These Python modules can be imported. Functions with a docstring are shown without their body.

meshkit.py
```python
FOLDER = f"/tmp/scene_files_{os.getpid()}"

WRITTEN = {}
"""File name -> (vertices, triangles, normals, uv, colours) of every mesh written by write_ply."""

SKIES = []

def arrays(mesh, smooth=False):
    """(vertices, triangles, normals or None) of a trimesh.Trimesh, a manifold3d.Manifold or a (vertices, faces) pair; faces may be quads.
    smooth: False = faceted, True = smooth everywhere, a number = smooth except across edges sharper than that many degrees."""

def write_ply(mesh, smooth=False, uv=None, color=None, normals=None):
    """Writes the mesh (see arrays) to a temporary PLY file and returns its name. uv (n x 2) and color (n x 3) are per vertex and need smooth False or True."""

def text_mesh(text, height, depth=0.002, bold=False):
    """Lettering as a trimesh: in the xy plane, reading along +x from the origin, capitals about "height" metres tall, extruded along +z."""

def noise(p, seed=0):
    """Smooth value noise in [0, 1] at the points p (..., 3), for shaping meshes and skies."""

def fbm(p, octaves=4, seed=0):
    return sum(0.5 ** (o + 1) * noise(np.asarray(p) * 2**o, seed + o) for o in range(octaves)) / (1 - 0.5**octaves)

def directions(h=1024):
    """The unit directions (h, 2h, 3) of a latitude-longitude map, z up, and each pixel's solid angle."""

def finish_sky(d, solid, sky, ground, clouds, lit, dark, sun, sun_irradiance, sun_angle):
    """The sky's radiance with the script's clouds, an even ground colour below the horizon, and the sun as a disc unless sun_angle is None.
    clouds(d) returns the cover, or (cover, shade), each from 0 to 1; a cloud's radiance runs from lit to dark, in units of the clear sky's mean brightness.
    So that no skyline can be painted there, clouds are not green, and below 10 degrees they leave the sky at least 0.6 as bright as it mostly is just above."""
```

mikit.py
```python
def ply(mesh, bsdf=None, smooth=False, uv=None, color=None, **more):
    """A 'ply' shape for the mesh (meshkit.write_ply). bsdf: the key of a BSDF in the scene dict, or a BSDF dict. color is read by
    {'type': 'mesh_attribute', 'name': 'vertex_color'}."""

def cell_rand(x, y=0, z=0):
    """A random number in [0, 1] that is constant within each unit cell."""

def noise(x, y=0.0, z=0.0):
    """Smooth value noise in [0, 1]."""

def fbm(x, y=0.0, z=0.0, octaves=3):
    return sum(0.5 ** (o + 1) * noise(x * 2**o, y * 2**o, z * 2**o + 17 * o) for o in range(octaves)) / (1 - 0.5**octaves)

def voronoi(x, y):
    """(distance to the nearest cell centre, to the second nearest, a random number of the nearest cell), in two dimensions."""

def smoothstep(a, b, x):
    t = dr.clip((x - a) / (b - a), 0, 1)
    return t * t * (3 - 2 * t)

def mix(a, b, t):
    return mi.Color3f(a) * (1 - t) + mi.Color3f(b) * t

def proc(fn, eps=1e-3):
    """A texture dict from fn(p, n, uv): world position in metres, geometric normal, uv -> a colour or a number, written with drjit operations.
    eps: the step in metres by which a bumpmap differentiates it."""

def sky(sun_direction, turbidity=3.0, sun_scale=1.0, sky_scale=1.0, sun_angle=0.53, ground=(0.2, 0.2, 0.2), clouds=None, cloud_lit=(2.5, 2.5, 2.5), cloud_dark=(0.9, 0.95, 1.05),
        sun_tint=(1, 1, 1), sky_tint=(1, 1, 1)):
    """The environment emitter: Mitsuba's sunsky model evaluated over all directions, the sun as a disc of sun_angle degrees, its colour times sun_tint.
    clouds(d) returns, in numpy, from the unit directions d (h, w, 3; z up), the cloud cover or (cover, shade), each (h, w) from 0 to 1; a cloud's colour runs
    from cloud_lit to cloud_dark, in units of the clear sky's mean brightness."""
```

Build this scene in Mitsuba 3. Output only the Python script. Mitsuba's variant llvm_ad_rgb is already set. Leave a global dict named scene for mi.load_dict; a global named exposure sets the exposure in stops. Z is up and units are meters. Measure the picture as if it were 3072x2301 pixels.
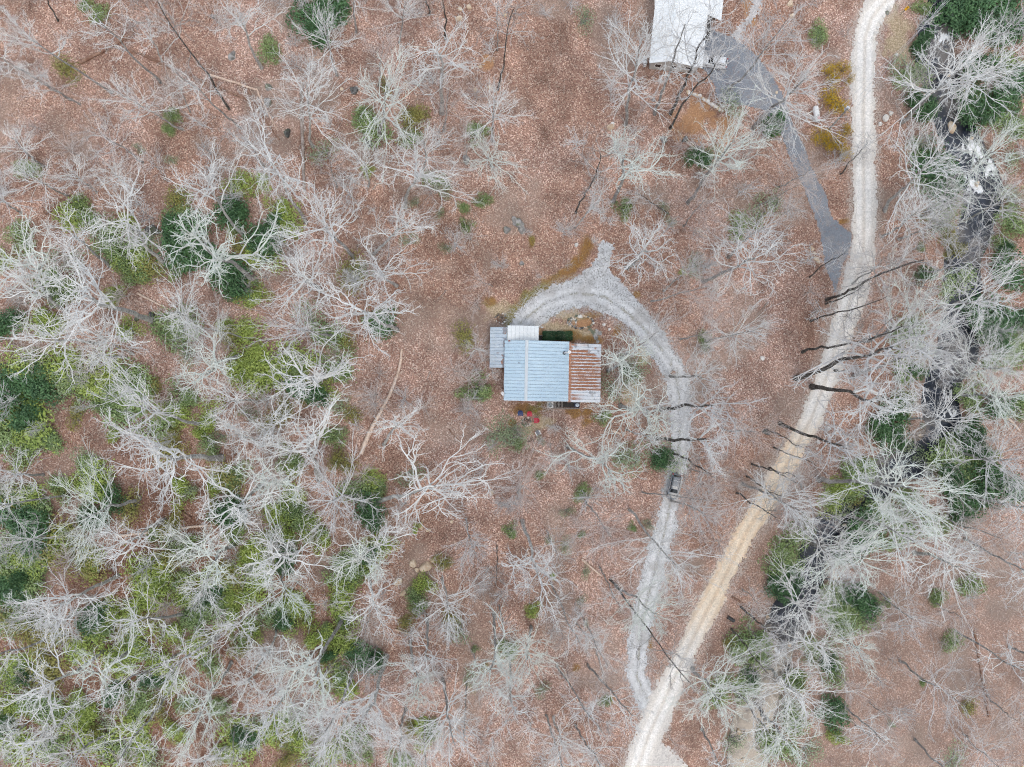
import math, random
import numpy as np, trimesh
import drjit as dr
import mitsuba as mi
import mikit, meshkit
from shapely.geometry import Polygon, LineString, Point
from shapely.ops import unary_union

T = mi.ScalarTransform4f
scene, labels = {}, {}
RNG = np.random.default_rng(7)

# ---------------------------------------------------------------- camera, sky, exposure
HCAM, FOC, NX, NY = 122.0, 2050.0, 1536.0, 1150.5           # a drone 122 m up, looking straight down
scene['camera'] = {'type': 'perspective', 'fov_axis': 'x', 'fov': math.degrees(2 * math.atan(NX / FOC)), 'near_clip': 1.0, 'far_clip': 3000.0,
                   'to_world': T().look_at(origin=[0, 0, HCAM], target=[0, 0, 0], up=[0, 1, 0])}
scene['sky'] = mikit.sky([0.25, -0.45, 0.86], turbidity=4, sun_scale=0.2, sun_angle=24, clouds=lambda d: 1.0, cloud_lit=(2.33, 2.5, 2.78))
exposure = 1.9

# ---------------------------------------------------------------- terrain
def smooth(a, b, x):
    t = np.clip((x - a) / (b - a), 0, 1)
    return t * t * (3 - 2 * t)

def raw(x, y):
    """Hillside falling towards the creek on the right, without the creek bed and the building pads."""
    x, y = np.asarray(x, float), np.asarray(y, float)
    p = np.stack([x / 34.0, y / 34.0, np.zeros_like(x)], -1)
    xx = 130 * np.tanh(x / 130)
    return -0.06 * xx + 0.014 * 100 * np.tanh(y / 100) + 2.6 * (meshkit.fbm(p, 2, seed=3) - 0.5)

def flat_xy(px, py):
    return (px - NX) / FOC * HCAM, -(py - NY) / FOC * HCAM

PADS = [(flat_xy(1640, 1110), 15.0), (flat_xy(2060, 60), 15.0)]
PADS = [(c, r, float(raw(*c))) for c, r in PADS]

def land(x, y):
    h = raw(x, y)
    for (cx, cy), r, z in PADS:
        w = 1 - smooth(0.75, 1.8, np.hypot(np.asarray(x) - cx, np.asarray(y) - cy) / r)
        h = h * (1 - w) + z * w
    return h

def G0(px, py, za=0.0, fn=None):
    fn = fn or ground_z
    px, py = np.asarray(px, float), np.asarray(py, float)
    z = np.zeros_like(px)
    for _ in range(9):
        s = (HCAM - z) / FOC
        x, y = (px - NX) * s, -(py - NY) * s
        z = fn(x, y) + za
    return np.stack([x, y, z], -1)

def G(px, py, za=0.0):
    """The point over (px, py) of the surveyed plan, za metres above the ground."""
    return G0(px, py, za)

def resample(p, step):
    p = np.asarray(p, float)
    d = np.r_[0, np.cumsum(np.linalg.norm(np.diff(p, axis=0), axis=1))]
    n = max(2, int(d[-1] / step))
    from scipy.interpolate import CubicSpline
    s = np.linspace(0, d[-1], n)
    return CubicSpline(d, p)(s), s

CREEK_PX = [(2880, -140), (2850, -20), (2838, 60), (2825, 130), (2832, 210), (2850, 285), (2872, 370), (2918, 455), (2958, 530), (2945, 630), (2912, 740), (2900, 830), (2895, 950), (2872, 1080),
            (2836, 1190), (2838, 1290), (2790, 1365), (2705, 1385), (2610, 1500), (2482, 1592), (2442, 1680), (2420, 1760), (2370, 1860), (2330, 1950), (2292, 2060), (2272, 2150), (2250, 2301), (2230, 2440)]
CREEK, CREEK_S = resample(G0(*np.array(CREEK_PX, float).T, fn=land)[:, :2], 1.0)
from scipy.spatial import cKDTree
_ct = cKDTree(CREEK)

def ground_z(x, y):
    x, y = np.asarray(x, float), np.asarray(y, float)
    d, _ = _ct.query(np.stack([x, y], -1).reshape(-1, 2))
    d = d.reshape(x.shape)
    d = d + 2.6 * (meshkit.fbm(np.stack([x * 0.22, y * 0.22, np.zeros_like(x)], -1), 2, seed=5) - 0.5)      # an uneven shore
    return land(x, y) - 1.5 * (1 - smooth(1.8, 5.6, d)) - 0.5 * (1 - smooth(3, 14, d))

# ---------------------------------------------------------------- keys, labels
used = {}
def numbered(name):
    n = used.get(name, 0); used[name] = n + 1
    return name if n == 0 else f'{name}_{n:03d}'

def thing(name, label, cat, group=None):
    k = numbered(name); labels[k] = {'label': label, 'category': cat}
    if group: labels[k]['group'] = group
    return k

def part(holder, name, shape, label=None):
    k = numbered(holder + '__' + name); scene[k] = shape
    if label: labels[k] = {'label': label}
    return k

def single(name, shape, label, cat, group=None):
    k = thing(name, label, cat, group); scene[k] = shape
    return k

def struct(name, shape):
    k = numbered(name); scene[k] = shape; labels[k] = {'kind': 'structure', 'label': name.replace('_', ' ')}
    return k

def at(loc, rz=0.0, s=1.0):
    return T().translate([float(v) for v in loc]).rotate([0, 0, 1], float(rz)).scale(s if not np.isscalar(s) else [s] * 3)

def M4(m):
    return T(np.asarray(m, float))

def placed(shape, to_world):
    return {**shape, 'to_world': to_world}

# ---------------------------------------------------------------- mesh helpers
def cat(*ms):
    return trimesh.util.concatenate([m for m in ms if m is not None])

def box(x0, x1, y0, y1, z0, z1):
    m = trimesh.creation.box((x1 - x0, y1 - y0, z1 - z0))
    m.apply_translation(((x0 + x1) / 2, (y0 + y1) / 2, (z0 + z1) / 2))
    return m

def cyl(r, h, n=16, loc=(0, 0, 0), axis=None):
    m = trimesh.creation.cylinder(r, h, sections=n)
    if axis is not None:
        m.apply_transform(trimesh.geometry.align_vectors([0, 0, 1], axis))
    m.apply_translation(loc)
    return m

def tubes(P, R, sides):
    """P (N, K, 3) polylines and R (N, K) radii: one mesh (v, f) of N tapered tubes."""
    N, K, _ = P.shape
    t = np.gradient(P, axis=1)
    t /= np.linalg.norm(t, axis=2, keepdims=True) + 1e-12
    ref = np.where(np.abs(t[:, :1, 2:]) < 0.9, np.array([[[0, 0, 1.0]]]), np.array([[[1.0, 0, 0]]]))
    a = np.cross(t, np.broadcast_to(ref, t.shape)); a /= np.linalg.norm(a, axis=2, keepdims=True) + 1e-12
    b = np.cross(t, a)
    th = np.arange(sides) * 2 * np.pi / sides
    v = P[:, :, None] + R[:, :, None, None] * (np.cos(th)[None, None, :, None] * a[:, :, None] + np.sin(th)[None, None, :, None] * b[:, :, None])
    idx = np.arange(N * K * sides).reshape(N, K, sides)
    i0, i1 = idx[:, :-1], idx[:, 1:]
    j0, j1 = np.roll(i0, -1, 2), np.roll(i1, -1, 2)
    f = np.concatenate([np.stack([i0, j0, j1], -1).reshape(-1, 3), np.stack([i0, j1, i1], -1).reshape(-1, 3)])
    return v.reshape(-1, 3), f

def join(parts):
    vs, fs, n = [], [], 0
    for v, f in parts:
        vs.append(v); fs.append(f + n); n += len(v)
    return np.vstack(vs), np.vstack(fs)

def tube1(pts, rad, sides=8):
    pts = np.asarray(pts, float)
    rad = np.broadcast_to(np.asarray(rad, float), (len(pts),))
    v, f = tubes(pts[None], rad[None], sides)
    n = len(v)
    caps = []
    for start in (0, n - sides):
        c = len(v); v = np.vstack([v, v[start:start + sides].mean(0)])
        i = np.arange(sides) + start
        caps.append(np.stack([i, np.roll(i, -1), np.full(sides, c)], -1) if start else np.stack([np.roll(i, -1), i, np.full(sides, c)], -1))
    return trimesh.Trimesh(v, np.vstack([f] + caps), process=False)

def rock_mesh(rng, r=1.0, flat=0.6, sub=2):
    m = trimesh.creation.icosphere(subdivisions=sub, radius=1.0)
    v = np.array(m.vertices)
    off = rng.uniform(0, 50, 3)
    v *= (0.75 + 0.5 * meshkit.fbm(v * 1.1 + off, 2))[:, None]
    for _ in range(5):                                         # a few broken faces
        n = rng.normal(size=3); n /= np.linalg.norm(n)
        d = v @ n; lim = rng.uniform(0.55, 0.85)
        v -= np.maximum(d - lim, 0)[:, None] * n * 0.9
    v *= np.array([rng.uniform(0.8, 1.25), rng.uniform(0.7, 1.0), flat]) * r
    return trimesh.Trimesh(v, m.faces, process=False)

# ---------------------------------------------------------------- materials
def rgb(*c):
    return {'type': 'rgb', 'value': list(c)}

def mat(key, bsdf):
    scene[key] = bsdf
    return key

def diffuse(key, c):
    return mat(key, {'type': 'twosided', 'bsdf': {'type': 'diffuse', 'reflectance': c if isinstance(c, dict) else rgb(*c)}})

def princ(key, c, rough=0.5, metal=0.0, spec=0.5, **kw):
    return mat(key, {'type': 'twosided', 'bsdf': {'type': 'principled', 'base_color': c if isinstance(c, dict) else rgb(*c), 'roughness': rough, 'metallic': metal, 'specular': spec, **kw}})

N3, FB, CR, SS, MX = mikit.noise, mikit.fbm, mikit.cell_rand, mikit.smoothstep, mikit.mix

def seg_dist(p, pts):
    """Distance in plan from p to a polyline, for stains and scattered gravel beside the roads."""
    d = mi.Float(1e9)
    for (ax, ay), (bx, by) in zip(pts[:-1], pts[1:]):
        ex, ey = float(bx - ax), float(by - ay)
        qx, qy = p.x - float(ax), p.y - float(ay)
        t = dr.clip((qx * ex + qy * ey) / (ex * ex + ey * ey), 0, 1)
        d = dr.minimum(d, dr.square(qx - t * ex) + dr.square(qy - t * ey))
    return dr.sqrt(d)
# ---------------------------------------------------------------- the ground
def W(px, py):
    g = G(px, py)
    return float(g[0]), float(g[1])

# edges of the roads as surveyed: (left x, right x, y) down the plan
ROAD_E = [(2655, 2760, -60), (2593, 2686, 0), (2572, 2655, 55), (2558, 2631, 115), (2549, 2622, 208), (2553, 2626, 345), (2557, 2629, 576), (2554, 2626, 750), (2532, 2614, 819), (2505, 2597, 924), (2486, 2561, 993), (2469, 2540, 1063),
          (2440, 2506, 1150), (2396, 2471, 1256), (2337, 2409, 1360), (2283, 2362, 1465), (2209, 2281, 1586), (2134, 2199, 1725), (2074, 2153, 1846), (2016, 2088, 1967), (1953, 2044, 2088), (1899, 1990, 2209), (1870, 1965, 2301), (1830, 1925, 2400)]
GRAV_E = [(1999, 2062, 1110), (2004, 2068, 1180), (2010, 2071, 1260), (2012, 2069, 1326), (2004, 2062, 1400), (1987, 2041, 1490), (1960, 2024, 1604), (1922, 1991, 1725), (1898, 1962, 1846), (1884, 1940, 1940), (1881, 1936, 2027), (1900, 1960, 2085), (1925, 1990, 2135)]
ASPH_E = [(2383, 2430, 501), (2400, 2452, 540), (2416, 2472, 576), (2443, 2494, 650), (2456, 2530, 681), (2462, 2556, 700), (2465, 2552, 735), (2478, 2528, 795), (2496, 2515, 850), (2503, 2508, 872)]
def edge_poly(E):
    E = np.array(E, float)
    return Polygon([W(a, y) for a, y in E[:, [0, 2]]] + [W(a, y) for a, y in E[::-1, 1:]]).buffer(0)
def px_poly(pts):
    return Polygon([W(*p) for p in pts]).buffer(0)
road_poly = edge_poly(ROAD_E).union(px_poly([(1975, 2225), (2010, 2238), (2060, 2290), (2110, 2345), (1960, 2360), (1930, 2290)]))
gravel_poly = edge_poly(GRAV_E).union(px_poly([
    (1536, 958), (1570, 915), (1600, 892), (1658, 854), (1700, 846), (1731, 838), (1765, 800), (1790, 768), (1800, 728), (1822, 722), (1838, 735), (1834, 775), (1832, 815), (1884, 868), (1936, 930), (1985, 990), (2022, 1055), (2064, 1120), (2069, 1180),
    (2008, 1180), (1990, 1130), (1962, 1080), (1936, 1040), (1908, 1004), (1866, 962), (1814, 936), (1760, 922), (1703, 924), (1650, 958), (1622, 982), (1604, 1003), (1560, 1000), (1530, 980)]))
asphalt_poly = edge_poly(ASPH_E).union(px_poly([
    (2100, 170), (2118, 96), (2142, 92), (2170, 104), (2199, 112), (2232, 134), (2268, 165), (2293, 196), (2318, 228), (2338, 262), (2356, 310), (2370, 352), (2392, 398), (2412, 440), (2432, 505), (2382, 505), (2362, 450), (2344, 405), (2318, 366), (2289, 328), (2240, 318),
    (2190, 312), (2154, 302), (2140, 250), (2118, 214), (2100, 205)]))
path_poly = px_poly([(2258, -40), (2284, -40), (2281, 20), (2272, 45), (2240, 78), (2225, 118), (2207, 128), (2196, 110), (2225, 70), (2252, 38)])
tan_poly = px_poly([(2015, 350), (2026, 315), (2060, 288), (2100, 292), (2140, 320), (2160, 350), (2150, 392), (2120, 425), (2075, 432), (2035, 408)])

def simple_line(E, n=13):
    E = np.array(E, float); E = E[np.linspace(0, len(E) - 1, n).round().astype(int)]
    return [W((a + b) / 2, y) for a, b, y in E]
ROAD_L, GRAV_L = simple_line(ROAD_E, 15), simple_line(GRAV_E, 7) + []
LOOP_L = [W(*p) for p in [(1560, 970), (1640, 905), (1730, 880), (1815, 890), (1890, 945), (1955, 1010), (2010, 1080), (2035, 1160)]]

def blob(p, px, py, rx, ry, amp=0.8, rough=0.8):
    x, y = W(px, py); s = HCAM / FOC
    d = dr.sqrt(dr.square((p.x - x) / (rx * s)) + dr.square((p.y - y) / (ry * s)))
    return 1 - SS(0.5, 1.3, d + amp * (FB(p.x * rough, p.y * rough, 3.0, 3) - 0.5) * 2)

def ground_col(p, n, uv):
    d1, d2, r = mikit.voronoi(p.x * 6.2 + 0.6 * N3(p.x * 3, p.y * 3), p.y * 6.2)
    r2 = CR(p.x * 7.3 + p.y * 2.1, p.y * 7.3 - p.x * 2.1, 5)
    big = FB(p.x * 0.05, p.y * 0.05, 1.0, 3)
    mid = FB(p.x * 0.33, p.y * 0.33, 9.0, 3)
    c = MX((0.275, 0.145, 0.102), (0.430, 0.262, 0.196), SS(0.15, 0.85, r))
    c = MX(c, (0.12, 0.065, 0.05), SS(0.84, 0.92, r2) * 0.8)
    c = MX(c, (0.66, 0.49, 0.40), SS(0.84, 0.95, r) * 0.9)
    c = MX(c, (0.60, 0.52, 0.44), SS(0.95, 0.985, r2) * 0.7)
    c = c * (0.55 + 0.9 * mid)
    c = MX(c, mi.Color3f(mi.luminance(c)) * mi.Color3f(1.08, 0.98, 0.95), 0.16)
    c = MX(c, c * mi.Color3f(1.14, 1.2, 1.26), SS(0.40, 0.62, big))
    c = MX(c, (0.36, 0.295, 0.26), SS(20, 60, p.x) * SS(-15, -45, p.y) * (0.15 + 0.4 * r2))
    # darker, redder litter on the laurel slope
    c = MX(c, c * mi.Color3f(0.72, 0.66, 0.62), SS(-25, -60, p.x + 22 * (mid - 0.5)) * SS(20, -30, p.y + 20 * (big - 0.5)))
    grey = SS(0.55, 0.75, FB(p.x * 0.12 + 7, p.y * 0.12, 4.0, 3))
    c = MX(c, (0.30, 0.25, 0.215), grey * 0.45)
    # moss, straw and bare soil
    moss = mi.Float(0)
    for a in MOSS: moss = dr.maximum(moss, blob(p, *a))
    lm = seg_dist(p, MOSS_L)
    moss = dr.maximum(moss, 1 - SS(0.5, 1.7, lm + 1.4 * (FB(p.x * 0.9, p.y * 0.9, 2.0, 3) - 0.5)))
    mossc = MX((0.15, 0.15, 0.022), (0.25, 0.135, 0.035), SS(0.35, 0.65, FB(p.x * 0.25, p.y * 0.25, 6.0, 2) + SS(3, 14, p.x) * 0.35)) * (0.7 + 0.6 * r)
    straw = mi.Float(0)
    for a in STRAW: straw = dr.maximum(straw, blob(p, *a))
    c = MX(c, MX((0.33, 0.26, 0.16), (0.56, 0.47, 0.33), r), straw * 0.85)
    c = MX(c, mossc, moss * (0.55 + 0.4 * r))
    soil = mi.Float(0)
    for a in SOIL: soil = dr.maximum(soil, blob(p, *a))
    c = MX(c, MX((0.36, 0.19, 0.095), (0.46, 0.27, 0.15), mid) * (0.85 + 0.3 * r), soil * 0.85)
    # stones and grit thrown off the roads
    dr_ = seg_dist(p, ROAD_L)
    k = (1 - SS(2.1, 4.0, dr_ + 1.6 * (mid - 0.5))) * SS(0.25, 0.7, r2)
    c = MX(c, (0.56, 0.51, 0.46), k * 0.75)
    dg = dr.minimum(seg_dist(p, GRAV_L), seg_dist(p, LOOP_L) - 0.5)
    k = (1 - SS(1.8, 3.6, dg + 1.6 * (mid - 0.5))) * SS(0.3, 0.75, r2)
    c = MX(c, (0.42, 0.42, 0.42), k * 0.8)
    # wet stones and silt along the creek
    dc = seg_dist(p, CREEK_L)
    c = MX(c, MX((0.10, 0.085, 0.07), (0.27, 0.23, 0.20), r), 1 - SS(2.2, 4.6, dc + 2.4 * (mid - 0.5)))
    return c

def ground_bump(p, n, uv):
    return 0.05 * mikit.voronoi(p.x * 6.2 + 0.6 * N3(p.x * 3, p.y * 3), p.y * 6.2)[2] + 0.25 * FB(p.x * 0.9, p.y * 0.9, 0.0, 2)

MOSS = [(1590, 1226, 52, 20), (1640, 1222, 34, 16), (1742, 1236, 44, 16), (1760, 1262, 16, 22), (1765, 946, 36, 12), (1862, 984, 24, 20), (1700, 1012, 55, 18), (1770, 1018, 36, 16), (1470, 905, 22, 14), (1596, 728, 9, 18), (1910, 885, 12, 12), (1538, 1268, 16, 12),
        (2300, 640, 14, 14), (2528, 664, 18, 9), (1950, 1890, 10, 60), (2250, 2030, 10, 25), (1730, 2005, 12, 14)]
STRAW = [(1500, 935, 42, 30), (1660, 985, 52, 34), (1720, 948, 60, 20), (1745, 1004, 62, 18), (1586, 1292, 30, 16), (1625, 1270, 34, 18), (2690, 120, 46, 90), (1930, 1065, 24, 34), (1895, 1180, 26, 40)]
SOIL = [(2080, 360, 66, 62), (2180, 385, 26, 46), (165, 1176, 15, 26), (1752, 972, 34, 13), (2245, 20, 16, 36), (1465, 185, 16, 22), (1625, 1000, 14, 24), (2260, 60, 10, 30)]
MOSS_L = [W(*p) for p in [(1528, 962), (1572, 900), (1640, 856), (1700, 822), (1745, 770), (1760, 728)]]
_c = np.array(CREEK)[::max(1, len(CREEK) // 20)]
CREEK_L = [tuple(map(float, q)) for q in _c]

mat('litter', {'type': 'bumpmap', 'arbitrary': {'type': 'proc', **{k: v for k, v in mikit.proc(ground_bump, 0.06).items() if k != 'type'}}, 'scale': 1.0,
               'bsdf': {'type': 'twosided', 'bsdf': {'type': 'diffuse', 'reflectance': mikit.proc(ground_col)}}})

def axis_pts(lo, hi, step, far):
    inner = np.arange(lo, hi + step, step)
    out = np.geomspace(4, far, 14)
    return np.r_[(lo - out)[::-1], inner, hi + out]
gx, gy = axis_pts(-106, 106, 0.8, 620), axis_pts(-82, 82, 0.8, 620)
GX, GY = np.meshgrid(gx, gy)
gz = ground_z(GX, GY)
ii = np.arange(GX.size).reshape(GX.shape)
gf = np.concatenate([np.stack([ii[:-1, :-1], ii[:-1, 1:], ii[1:, 1:]], -1).reshape(-1, 3), np.stack([ii[:-1, :-1], ii[1:, 1:], ii[1:, :-1]], -1).reshape(-1, 3)])
ground = trimesh.Trimesh(np.stack([GX, GY, gz], -1).reshape(-1, 3), gf, process=False)
struct('ground', mikit.ply(ground, 'litter', smooth=True))

import shapely
def sheet(poly, lift, cell=0.25, lf=0.5, hf=0.28, crown=0.0, seed=1):
    """A thin layer of gravel or asphalt lying on the ground, its edge ragged."""
    x0, y0, x1, y1 = poly.buffer(1).bounds
    xs, ys = np.arange(x0, x1, cell), np.arange(y0, y1, cell)
    X, Y = np.meshgrid(xs, ys)
    cxs, cys = X[:-1, :-1] + cell / 2, Y[:-1, :-1] + cell / 2
    pts = shapely.points(cxs.ravel(), cys.ravel())
    shapely.prepare(poly)
    sd = shapely.distance(pts, poly.boundary) * np.where(shapely.contains(poly, pts), 1, -1)
    q = np.stack([cxs.ravel(), cys.ravel(), np.zeros(cxs.size)], -1)
    rng = np.random.default_rng(seed)
    keep = sd + lf * 2 * (meshkit.fbm(q * 0.55, 2, seed) - 0.5) + lf * (meshkit.noise(q * 2.2, seed + 3) - 0.5) + hf * rng.normal(size=len(sd)) > 0
    keep = keep.reshape(cxs.shape)
    id_ = np.arange(X.size).reshape(X.shape)
    a, b, c, d = id_[:-1, :-1][keep], id_[:-1, 1:][keep], id_[1:, 1:][keep], id_[1:, :-1][keep]
    f = np.vstack([np.stack([a, b, c], -1), np.stack([a, c, d], -1)])
    u, inv = np.unique(f, return_inverse=True)
    vx, vy = X.ravel()[u], Y.ravel()[u]
    return trimesh.Trimesh(np.stack([vx, vy, ground_z(vx, vy) + lift], -1), inv.reshape(-1, 3), process=False)

def road_col(p, n, uv):
    d = seg_dist(p, ROAD_L)
    r = CR(p.x * 6, p.y * 6, 1)
    f = FB(p.x * 0.22, p.y * 0.22, 2.0, 3)
    fine = FB(p.x * 1.6, p.y * 1.6, 5.0, 3)
    low = SS(-4, -13, p.y) * SS(-54, -38, p.y)
    base = MX((0.70, 0.665, 0.62), (0.70, 0.555, 0.41), low)
    c = MX(base, MX((0.83, 0.815, 0.79), (0.80, 0.70, 0.57), low), (1 - SS(0.25, 0.75, dr.abs(d - 0.85) + 0.5 * (fine - 0.5))) * 0.75)
    c = MX(c, (0.55, 0.525, 0.50), SS(1.7, 2.5, d + 1.2 * (fine - 0.5)) * 0.7)
    c = MX(c, (0.52, 0.45, 0.37), (1 - SS(0.0, 0.45, d)) * 0.18)
    c = MX(c, (0.48, 0.46, 0.44), SS(0.5, 0.75, f) * 0.5 * SS(-20, 20, p.y))
    return c * (0.86 + 0.28 * r) * (0.85 + 0.3 * fine)

def gravel_col(p, n, uv):
    r, r2 = CR(p.x * 9, p.y * 9, 2), CR(p.x * 5.1 + 3, p.y * 5.1, 7)
    f, fine = FB(p.x * 0.3, p.y * 0.3, 4.0, 3), FB(p.x * 1.3, p.y * 1.3, 6.0, 3)
    d = dr.minimum(seg_dist(p, GRAV_L), seg_dist(p, LOOP_L))
    c = MX((0.42, 0.43, 0.445), (0.62, 0.635, 0.655), SS(0.1, 0.95, r))
    c = MX(c, (0.19, 0.19, 0.185), SS(0.82, 0.9, r2) * 0.7)
    c = MX(c, (0.74, 0.75, 0.765), (1 - SS(0.2, 0.65, dr.abs(d - 0.8) + 0.7 * (fine - 0.5))) * 0.45)
    c = MX(c, (0.34, 0.325, 0.31), SS(0.52, 0.8, f) * 0.5)
    c = MX(c, (0.26, 0.24, 0.17), (1 - SS(0.0, 0.4, d)) * SS(0.4, 0.6, fine) * 0.5)
    return c * (0.8 + 0.4 * fine)

def asphalt_col(p, n, uv):
    r, f, fine = CR(p.x * 8, p.y * 8, 3), FB(p.x * 0.25, p.y * 0.25, 3.0, 3), FB(p.x * 1.1, p.y * 1.1, 7.0, 3)
    c = MX((0.175, 0.195, 0.23), (0.265, 0.285, 0.32), f)
    c = MX(c, (0.33, 0.30, 0.28), SS(0.55, 0.75, fine) * 0.4)
    c = MX(c, (0.25, 0.14, 0.10), SS(0.955, 0.975, r) * 0.8)
    return c * (0.85 + 0.3 * r)

diffuse('road_dirt', mikit.proc(road_col)); diffuse('road_gravel', mikit.proc(gravel_col)); princ('asphalt', mikit.proc(asphalt_col), 0.75, 0, 0.3)
diffuse('path_gravel', mikit.proc(lambda p, n, uv: MX((0.42, 0.41, 0.41), (0.60, 0.58, 0.58), CR(p.x * 7, p.y * 7, 4)) * (0.75 + 0.5 * FB(p.x, p.y, 1.0, 3))))
struct('gravel_driveway', mikit.ply(sheet(gravel_poly, 0.030, seed=4, lf=0.4, hf=0.14), 'road_gravel', smooth=True))
struct('asphalt_driveway', mikit.ply(sheet(asphalt_poly, 0.036, seed=8, lf=0.25, hf=0.05), 'asphalt', smooth=True))
struct('dirt_road', mikit.ply(sheet(road_poly, 0.046, seed=2, lf=0.45, hf=0.14), 'road_dirt', smooth=True))
struct('gravel_path', mikit.ply(sheet(path_poly, 0.026, seed=5, lf=0.5), 'path_gravel', smooth=True))

# ---------------------------------------------------------------- the creek
lvl = land(CREEK[:, 0], CREEK[:, 1]) - 1.42
lvl = np.convolve(np.pad(lvl, 6, mode='edge'), np.ones(13) / 13, 'valid')
tan = np.gradient(CREEK, axis=0); tan /= np.linalg.norm(tan, axis=1, keepdims=True)
nrm = np.stack([-tan[:, 1], tan[:, 0]], -1)
off = np.linspace(-1, 1, 31)
wid = 3.1 + 2.2 * meshkit.fbm(np.c_[CREEK * 0.13, np.zeros(len(CREEK))], 2, 9)
wp = CREEK[:, None] + nrm[:, None] * (off[None, :] * wid[:, None])[..., None]
FOAM = [(2818, 118, 22), (2908, 448, 26), (2930, 480, 20), (2962, 505, 34), (2895, 545, 26), (2925, 560, 26), (2832, 1182, 22), (2845, 1240, 18), (2640, 1512, 16), (2850, 30, 18), (2905, 960, 14), (2780, 1360, 16), (2330, 1950, 12), (2900, 820, 12)]
FOAM_W = [(*W(a, b), r * HCAM / FOC) for a, b, r in FOAM]
ripple = 0.05 * (meshkit.fbm(np.concatenate([wp * 1.3, np.zeros(wp.shape[:2] + (1,))], -1), 3) - 0.5)
for fx, fy, fr in FOAM_W:
    ripple = ripple + 0.14 * np.exp(-((wp[..., 0] - fx) ** 2 + (wp[..., 1] - fy) ** 2) / fr ** 2) * (meshkit.fbm(np.concatenate([wp * 2.1, np.ones(wp.shape[:2] + (1,))], -1), 2) - 0.3)
wz = lvl[:, None] + ripple
n0, n1 = wp.shape[:2]
wi = np.arange(n0 * n1).reshape(n0, n1)
wf = np.concatenate([np.stack([wi[:-1, :-1], wi[1:, :-1], wi[1:, 1:]], -1).reshape(-1, 3), np.stack([wi[:-1, :-1], wi[1:, 1:], wi[:-1, 1:]], -1).reshape(-1, 3)])
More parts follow.
